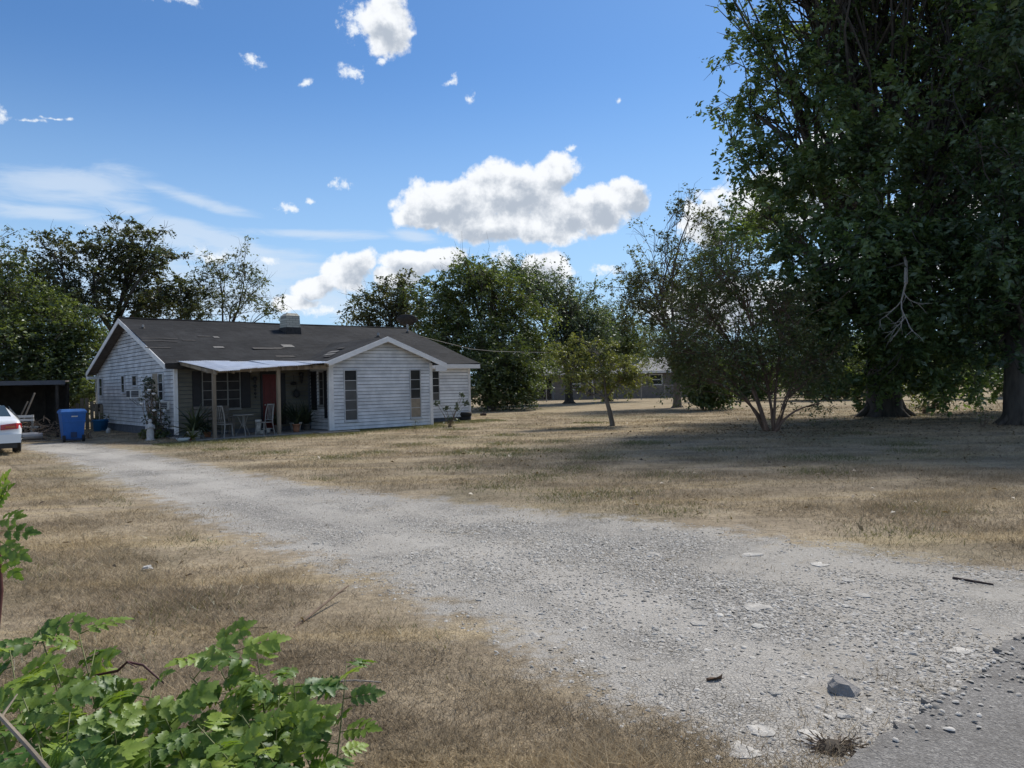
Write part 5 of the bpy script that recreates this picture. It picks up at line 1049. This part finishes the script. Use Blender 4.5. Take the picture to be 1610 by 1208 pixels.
def foreground():
    r = random.Random(17)
    for lab, basepx, tips in (('leafy green shrub in the bottom left corner with compound leaves', (-.98, 1.75), [(60,985,2.05),(118,972,2.15),(15,1020,1.95),(150,1020,2.05),(85,1045,1.85),(190,1085,1.95),(240,1075,2.05),(35,1095,1.75),(110,1120,1.75),(180,1150,1.75),(60,1170,1.6),(-20,1060,1.9),(130,1190,1.6),(235,1180,1.75)]),
                              ('leafy green shrub right of the corner shrub, with a yellowish shoot reaching right', (-.62, 2.0), [(330,1015,2.25),(368,1020,2.25),(300,1065,2.05),(405,1035,2.2),(460,1045,2.25),(545,1045,2.35),(440,1090,2.15),(455,1135,2.1),(380,1125,1.95),(310,1140,1.85),(260,1130,1.9),(400,1185,1.9),(330,1200,1.8),(440,1190,2.0)])):
        t = thing('shrub', lab, 'shrub', (basepx[0], basepx[1], 0))
        for (px, py, Y_) in tips: spray(t, (basepx[0] + r.uniform(-.1, .1), basepx[1] + r.uniform(-.1, .1), .0), at(px, py, Y_), 19, .098, r, .25)
    # sapling at the left edge
    tb = at(-22, 900, 2.6); t = thing('sapling', 'young sapling with dark red stem at the left edge, only a leafy sprig showing', 'sapling', (tb[0], tb[1], 0))
    pts = [Vector((0, 0, 0)), Vector((-.03, 0, .35)), Vector(at(-1, 930, 2.6)) - t.location, Vector(at(-3, 880, 2.6)) - t.location, Vector(at(-8, 800, 2.6)) - t.location, Vector(at(0, 770, 2.6)) - t.location]
    MB().tube(pts, [.016, .014, .012, .01, .008, .005], 6).build('stem', M['darktwig'], t, True)
    for (px, py, dirx, dz) in ((-4, 800, .8, .9), (-2, 820, 1, .2), (0, 835, 1, -.1), (-2, 850, .9, -.6), (-6, 800, -.4, 1), (-2, 790, .5, 1.0), (-2, 865, .6, -1.0), (-4, 815, -1, .2)):
        p = Vector(at(px, py, 2.6)) - t.location; d = Vector((dirx, r.uniform(-.5, .1), dz)).normalized(); up = Vector((r.gauss(0, .2), -.8, .6)); y = up.cross(d).normalized(); z = d.cross(y)
        o = link('leaf', r.choice(CL), None, t); o.matrix_local = Matrix.Translation(p) @ Matrix((d, y, z)).transposed().to_4x4() @ Matrix.Scale(.092, 4)
foreground()
def stick(label, pts, rad, m_, cat='stick', side=None):
    p0 = Vector(pts[0]); t = thing('fallen_stick', label, cat, p0); q = [Vector(p) - p0 for p in pts]; MB().tube(q, rad, 6).build('shaft', m_, t)
    k = len(q) // 2; d = (q[-1] - q[0]).normalized(); s = d.cross(Vector((0, 0, 1))).normalized(); MB().tube([q[k], q[k] + (d + s) * .05 + Vector((0, 0, .01))], [rad[k] * .6, rad[k] * .3], 5).build('side_twig', m_, t)
stick('long thin dry stalk slanting up from the grass behind the shrub', [G(462, 988), G(500, 958, .04), G(530, 934, .08), G(548, 921, .10)], [.010, .009, .008, .006], M['twig'])
stick('pale thick dead branch in the bottom left corner', [at(88, 1225, 1.45), at(45, 1175, 1.5), at(2, 1128, 1.6), at(-30, 1100, 1.65)], [.0060, .0056, .0052, .0048], M['oldwood'])
stick('dark crooked twig arching out between the two shrubs', [at(150, 1062, 2.0), at(185, 1055, 2.0), at(200, 1041, 2.0), at(225, 1046, 2.0), at(258, 1075, 2.0)], [.003, .004, .0035, .003, .002], M['darktwig'])
stick('thin dark stick lying on the gravel by the right edge', [G(1498, 909, .012), G(1530, 914, .012), G(1562, 919, .012)], [.012, .010, .006], M['log'])
stick('straw coloured stalk lying on the dry grass right of the shoot', [G(515, 1072, .02), G(560, 1070, .03), G(600, 1073, .02)], [.006, .005, .004], M['deadwood'])
t = thing('paper_scrap', 'crumpled white scrap lying in the dry grass left of the driveway', 'litter', G(230, 897)); t.scale = (.6, .6, .6); MB().hexa([(-.06,-.03,.02),(.05,-.04,.03),(.07,.03,.05),(-.04,.04,.03),(-.05,-.03,.05),(.04,-.03,.07),(.06,.03,.08),(-.05,.03,.06)]).build('scrap', M['white'], t); MB().hexa([(.05,-.02,.03),(.11,-.01,.02),(.10,.02,.02),(.05,.03,.04),(.05,-.02,.04),(.11,-.01,.03),(.10,.02,.03),(.05,.03,.05)]).build('flap', M['white'], t)
t = thing('dry_leaf', 'curled dead leaf on the driveway dust left of the big grey stone', 'leaf', G(1123, 1071), .3); t.scale = (.6, .6, .5)
mbx = MB(); 
for i in range(5): x = -.08 + .04*i; mbx.v += [(x, -.035*math.sin(math.pi*(i+.4)/5), .035 + .01*i), (x, 0, .012), (x, .035*math.sin(math.pi*(i+.4)/5), .04 - .006*i)]
for i in range(4):
    for k in (0, 1): mbx.f.append((3*i+k, 3*i+k+1, 3*i+4+k, 3*i+3+k))
mbx.build('blade', M['brownleaf'], t); MB().tube([(.08, 0, .012), (.13, .02, .02)], .003, 4).build('stalk', M['brownleaf'], t)

# ------------------------------------------------------------------ stones, gravel chips, grass
def rock_mesh(seed, flat, n=9, rough=.28):
    r = random.Random(seed); mb = MB(); rings = [(.55, -.3), (1.0, .0), (.92, .55), (.55, 1.0)]
    ang = sorted(r.uniform(0, 1) * .6 + i for i in range(n)); rad = [1 + r.gauss(0, rough * .7) for _ in range(n)]
    for (k, z) in rings:
        for i in range(n):
            q = 2 * math.pi * ang[i] / n; rr = k * rad[i] * (1 + r.gauss(0, rough * .3)); mb.v.append((rr * math.cos(q), rr * math.sin(q), flat * (z + r.gauss(0, .16))))
    for j in range(3):
        for i in range(n): i2 = (i + 1) % n; mb.f.append((j*n+i, j*n+i2, (j+1)*n+i2, (j+1)*n+i))
    mb.f.append(tuple(3*n + i for i in range(n))); mb.v.append((0, 0, -flat * .3)); mb.f += [(4*n, (i+1) % n, i) for i in range(n)]; return mb
for i, (px, py, wpx, hpx, flat, mk, lab) in enumerate([(1322,1087,50,20,.62,'stonegrey','rounded grey stone, biggest standing on the gravel near the street'), (1198,1152,50,22,.10,'stone','flat pale slab of limestone at the bottom edge of the gravel, left one'), (1275,1163,62,30,.13,'stone','flat pale slab of limestone next to the dead grass tuft'), (1168,1182,42,24,.08,'stone','small pale slab lowest on the driveway left of the other slabs'),
        (1188,957,46,12,.12,'stone','pale broken slab in the middle of the gravel'), (1285,889,26,10,.12,'stone','pale flat stone on the far side of the gravel'), (1028,873,22,8,.15,'stone','pale stone half buried where the wheel track crosses'), (1358,938,22,7,.2,'chip','light wedge stone right of the broken slab'), (1334,914,20,6,.2,'chip','light flat stone behind the light wedge stone'), (1130,969,14,7,.3,'chip','small white stone left of the broken slab'), (1192,987,18,8,.25,'chip','whitish stone just below the broken slab'), (1100,982,24,8,.2,'stone','pale flat stone left below the broken slab'), (1182,873,30,6,.12,'stone','thin pale slab at the far edge of the gravel'), (1510,1025,36,12,.12,'stone','flat pale stone near the street edge at right'), (1325,1128,22,8,.3,'stone','pale stone below the rounded grey stone')]):
    p = G(px, py); w = wpx * p[1] / FPX; o = rock_mesh(900 + i, flat).build('stone', M[mk]); o.location = (p[0], p[1], .006); ry = min(w, hpx / (CAMH * FPX) * p[1] ** 2 * .8); o.scale = (w / 2, max(w * .3, min(w * .9, ry)) / 2 * 1.3, w / 2); tag(o, lab, 'stone')
# a field of chips: the larger ones single stones, the rest one mass
def drive_points(n, ymin, ymax, seed, pw):
    rg = np.random.default_rng(seed); out = []
    while sum(len(o) for o in out) < n:
        y = ymin + (ymax - ymin) * rg.random(n * 2) ** pw; x = (rg.random(n * 2) * 2 - 1) * (y * .72 + 1.2); Pt = np.stack([x, y], 1)
        sd = sdist(Pt, DRIVE); ss = sdist(Pt, STREET); nzv = .30 + .38 * np.sin(x * 1.3 + y * 1.05 + .6 * np.sin(y * 1.3)) + .25 * np.sin(y * 2.7 - x * 1.1 + 1.2) + .25 * np.sin(x * 5.1 + 2.0 * np.sin(y * 3)); nzv *= smoothstep(sd, .0, 1.1); nzv = nzv * (1 - .92 * track(Pt)) + .1
        keep = (sd > -.25 + .5 * rg.random(len(x))) & (ss < .30 * rg.random(len(x)) ** 7) & (rg.random(len(x)) < np.clip(nzv, .03, 1)); out.append(Pt[keep])
    return np.concatenate(out)[:n]
CH = [rock_mesh(700 + i, .32, 7).mesh('limestone_chip') for i in range(6)]
for c in CH: c.materials.append(M['chip'])
pts = drive_points(220, 3.4, 9.0, 5, 1.3); pts = pts[(sdist(pts, DRIVE) > .35) & (sdist(pts, STREET) < -.02)][:120]; rr = random.Random(9)
for (x, y) in pts:
    o = bpy.data.objects.new('limestone_chip', rr.choice(CH)); COL.objects.link(o); s = rr.uniform(.018, .038); o.location = (x, y, .004); o.scale = (s, s * rr.uniform(.6, 1), s); o.rotation_euler = (rr.gauss(0, .12), rr.gauss(0, .12), rr.uniform(0, 6.28)); tag(o, 'pale fist-sized limestone chip lying loose on the gravel driveway', 'stone', 'larger limestone chips scattered on the driveway')
def chips(n, ymin, ymax, seed, pw, smin, smax, inner=0.0):
    rg = np.random.default_rng(seed); Pt = drive_points(n, ymin, ymax, seed, pw); Pt = Pt[sdist(Pt, DRIVE) > inner] if inner else Pt; m = len(Pt); k = 5
    s = rg.uniform(smin, smax, m) * (.6 + .4 * rg.random(m)); a0 = rg.random(m) * 6.28; el_ = rg.uniform(.55, 1, m); h = s * rg.uniform(.08, .30, m); V = np.zeros((m, 2 * k, 3)); tl = rg.normal(size=(m, 2)) * .22
    for j in range(k):
        q = 2 * np.pi * (j + rg.uniform(-.25, .25, m)) / k; rr_ = s * rg.uniform(.75, 1.15, m); x = rr_ * np.cos(q); y = rr_ * np.sin(q) * el_; X = x * np.cos(a0) - y * np.sin(a0); Y = x * np.sin(a0) + y * np.cos(a0)
        f = rg.uniform(.55, .85, m)
        for lv, kk, z in ((0, 1.0, -h * .3), (1, f, h)): V[:, lv * k + j, 0] = Pt[:, 0] + X * kk; V[:, lv * k + j, 1] = Pt[:, 1] + Y * kk; V[:, lv * k + j, 2] = .006 + .03 * (sdist(Pt, STREET) > 0) + z + (tl[:, 0] * X + tl[:, 1] * Y) * kk
    base = (np.arange(m) * 2 * k)[:, None]
    quads = [np.array([j, (j + 1) % k, k + (j + 1) % k, k + j]) for j in range(k)]; top = [np.array([k, k + 1, k + 2, k + 3]), np.array([k, k + 3, k + 4, k + 4])]
    F4 = np.concatenate([base + q for q in quads + [top[0]]]); F3 = base + np.array([k, k + 3, k + 4])
    return V.reshape(-1, 3), F4, F3, np.repeat(rg.random(m), 2 * k)
def chipmat():
    m, nt, o = newmat('gravel_chip'); b = N(nt, 'ShaderNodeBsdfPrincipled'); f = N(nt, 'ShaderNodeAttribute', attribute_name='lc').outputs['Fac']
    c = mixc(nt, f, (.20, .192, .176), (.48, .466, .436)); c = mixc(nt, math_(nt, 'MULTIPLY', smooth(nt, nz(nt, wpos(nt), 1.2, 4), .5, .7), .35), c, (.30, .265, .21)); L(nt, c, b.inputs['Base Color']); b.inputs['Roughness'].default_value = .9; b.inputs['Specular IOR Level'].default_value = .2; L(nt, b.outputs[0], o.inputs[0]); return m
parts = [chips(17000, 3.0, 9.0, 71, 1.4, .005, .024), chips(700, 3.2, 8.0, 75, 1.3, .016, .034, .35), chips(11000, 6.0, 26.0, 72, 1.7, .008, .022)]
Vs, Fs, Ls, off = [], [], [], 0
for V, F4, F3, lc in parts:
    F3q = np.concatenate([F3, F3[:, 2:]], 1); Vs.append(V); Ls.append(lc); Fs.append((F4 + off, F3 + off)); off += len(V)
V = np.concatenate(Vs); F4 = np.concatenate([f[0] for f in Fs]); F3 = np.concatenate([f[1] for f in Fs])
me = bpy.data.meshes.new('gravel'); me.vertices.add(len(V)); me.vertices.foreach_set('co', V.astype(np.float32).ravel()); nl = F4.size + F3.size; me.loops.add(nl); me.loops.foreach_set('vertex_index', np.concatenate([F4.ravel(), F3.ravel()]).astype(np.int32)); me.polygons.add(len(F4) + len(F3)); me.polygons.foreach_set('loop_start', np.concatenate([np.arange(len(F4)) * 4, F4.size + np.arange(len(F3)) * 3]).astype(np.int32))
at_ = me.attributes.new('lc', 'FLOAT', 'POINT'); at_.data.foreach_set('value', np.concatenate(Ls).astype(np.float32)); me.update(calc_edges=True)
tag(link('gravel', me, chipmat()), 'loose crushed limestone gravel covering the driveway', 'gravel', kind='stuff')
def grass():
    rg = np.random.default_rng(12); out = []
    target = 430000
    n = 900000; y = 2.6 + 40 * rg.random(n) ** 2.6; x = (rg.random(n) * 2 - 1) * (y * .76 + .6); Pt = np.stack([x, y], 1)
    sd = sdist(Pt, DRIVE); ss = sdist(Pt, STREET)
    rel = (Pt - np.array([P0.x, P0.y])); U_ = rel @ np.array([UX.x, UX.y]); V_ = rel @ np.array([VX.x, VX.y]); inh = (U_ > -.1) & (U_ < HL) & (V_ > -2.5) & (V_ < HD); inh &= ~((V_ < -.1) & (U_ > UB + .05)); inh &= ~((V_ < -WV - .08) & (U_ > UA))
    patch = .5 + .3 * np.sin(x * 1.3 + 1.7 * np.sin(y * .9)) + .3 * np.sin(y * 2.1 + 1.3 * np.sin(x * 1.7)) + .2 * np.sin(x * 6 + 2 * np.sin(y * 5))
    keep = (sd < .55 - 1.3 * rg.random(n) ** .7 + .25 * (patch - .5)) & (ss < .0) & ~inh & (rg.random(n) < np.clip(.25 + patch, .2, 1))
    sp = (sd > 0) & (ss < .0) & (rg.random(n) < .018 + .05 * (patch > .85)); keep |= sp & ~inh
    Pt = Pt[keep]; sd = sd[keep]; patch = patch[keep]
    if len(Pt) > target: s_ = rg.permutation(len(Pt))[:target]; Pt, sd, patch = Pt[s_], sd[s_], patch[s_]
    m = len(Pt); d = Pt[:, 1]; h = rg.uniform(.018, .060, m) * np.where(sd > -.2, .6, 1.0) * (.65 + .6 * np.clip(patch, 0, 1)); h *= np.where(rg.random(m) < .05, 1.7, 1); h *= 1 + .3 * smoothstep(patch, .85, 1.2); wd = (.0032 + .00042 * d) * rg.uniform(.7, 1.3, m); a_ = rg.random(m) * 6.28; ln = rg.normal(size=(m, 2)) * h[:, None] * 1.0
    B = np.concatenate([Pt, np.full((m, 1), -.002)], 1); T = B + np.concatenate([ln, h[:, None]], 1); s = np.stack([np.cos(a_) * wd, np.sin(a_) * wd, np.zeros(m)], 1) * .5
    V = np.stack([B - s, B + s, T], 1).reshape(-1, 3); lc = np.repeat(np.clip(rg.beta(2, 2.2, m), 0, 1), 3)
    return tag(link('dry_grass', npmesh('dry_grass', V, np.arange(m * 3).reshape(m, 3), {'lc': lc}), M['blade']), 'short dry tan grass covering the yard', 'grass', kind='stuff')
grass()
def green():
    rg = np.random.default_rng(44); n = 60000; a_ = rg.random(n); u = rg.uniform(-1.5, HL + 1, n); v = np.where(u > UB, 0, np.where(u > UA, -WV, -2.5)) - np.abs(rg.normal(size=n)) * .8 - .05; A_ = np.array([[P0.x, P0.y]]) + u[:, None] * np.array([[UX.x, UX.y]]) + v[:, None] * np.array([[VX.x, VX.y]])
    cl = rg.normal(size=(70, 2)) * np.array([[7, 7]]) + np.array([[1, 15]]); B_ = cl[rg.integers(0, 70, n)] + rg.normal(size=(n, 2)) * .35
    Pt = np.where((a_ < .42)[:, None], A_, B_); sd = sdist(Pt, DRIVE); ss = sdist(Pt, STREET); Pt = Pt[(sd < -.3) & (ss < -.3) & (Pt[:, 1] > 3.0)]
    m = len(Pt); h = rg.uniform(.02, .075, m); wd = (.004 + .0005 * Pt[:, 1]) * rg.uniform(.7, 1.3, m); q = rg.random(m) * 6.28; B = np.concatenate([Pt, np.zeros((m, 1))], 1); T = B + np.concatenate([rg.normal(size=(m, 2)) * h[:, None] * .8, h[:, None]], 1); s_ = np.stack([np.cos(q) * wd, np.sin(q) * wd, np.zeros(m)], 1) * .5
    tag(link('green_weed_patch', npmesh('green_weed_patch', np.stack([B - s_, B + s_, T], 1).reshape(-1, 3), np.arange(m * 3).reshape(m, 3), {'lc': np.repeat(rg.random(m), 3)}), leafmat('weed_blade', (.075, .085, .030), (.200, .195, .080), .3)), 'thin green weeds in the lawn and along the house foundation', 'weeds', kind='stuff')
green()
def litter():
    rg = np.random.default_rng(91); n = 5200; a_ = G(1390, 655); b_ = G(1217, 678); c_ = G(1604, 668); cs = np.array([[a_[0], a_[1]], [b_[0], b_[1]], [c_[0], c_[1]], [2, 14]]); sp = np.array([5.5, 2.2, 4.5, 9.0]); k = rg.choice(4, n, p=[.36, .2, .24, .2]); Pt = cs[k] + rg.normal(size=(n, 2)) * sp[k][:, None]
    Pt = Pt[(sdist(Pt, STREET) < -.1) & (sdist(Pt, DRIVE) < -.4) & (Pt[:, 1] > 3.2)]; rel = Pt - np.array([P0.x, P0.y]); U_ = rel @ np.array([UX.x, UX.y]); V_ = rel @ np.array([VX.x, VX.y]); Pt = Pt[~((U_ > -.5) & (U_ < HL + .3) & (V_ > -2.6))]; m = len(Pt)
    C = np.concatenate([Pt, rg.uniform(.02, .05, (m, 1))], 1); d = rg.normal(size=(m, 3)); d[:, 2] *= .3; d /= np.linalg.norm(d, axis=1)[:, None]; u_ = rg.normal(size=(m, 3)) * .4; u_[:, 2] += 1; s_ = np.cross(d, u_); s_ /= np.linalg.norm(s_, axis=1)[:, None]; ln = rg.uniform(.04, .11, m)[:, None]
    V = np.stack([C - d * ln * .5, C + s_ * ln * .25 + [0, 0, .012], C + d * ln * .5, C - s_ * ln * .25 + [0, 0, .012]], 1).reshape(-1, 3)
    tag(link('leaf_litter', npmesh('leaf_litter', V, np.arange(m * 4).reshape(m, 4), {'lc': np.repeat(rg.random(m), 4)}), leafmat('dead_leaf', (.060, .040, .025), (.230, .160, .090), .2)), 'brown fallen leaves scattered on the lawn under the trees', 'leaf litter', kind='stuff')
litter()
# tuft of dead grass on the street edge
p = G(1310, 1178); t = thing('grass_tuft', 'dead brown grass tuft on the broken edge of the street', 'grass tuft', p); rr = random.Random(3); mb = MB()
for i in range(170):
    q = rr.uniform(0, 6.28); R_ = abs(rr.gauss(0, .07)); b0 = Vector((R_ * 1.6 * math.cos(q), R_ * math.sin(q), .02)); d = Vector((math.cos(q) * rr.uniform(.3, 1.4), math.sin(q) * rr.uniform(.3, 1), rr.uniform(.1, .5))).normalized() * rr.uniform(.05, .12); w = Vector((-math.sin(q), math.cos(q), 0)) * .003; mb.add([b0 - w, b0 + w, b0 + d * .6 + w * .6, b0 + d + Vector((0, 0, -.02)), b0 + d * .6 - w * .6], [(0, 1, 2, 3, 4)])
t.scale = (.62, .62, .62); mb.build('blade_mass', M['twig'], t)["kind"] = "stuff"
MB().lathe([(.16, 0), (.10, .03), (.02, .045)], 9).build('root_crown', M['soil'], t)
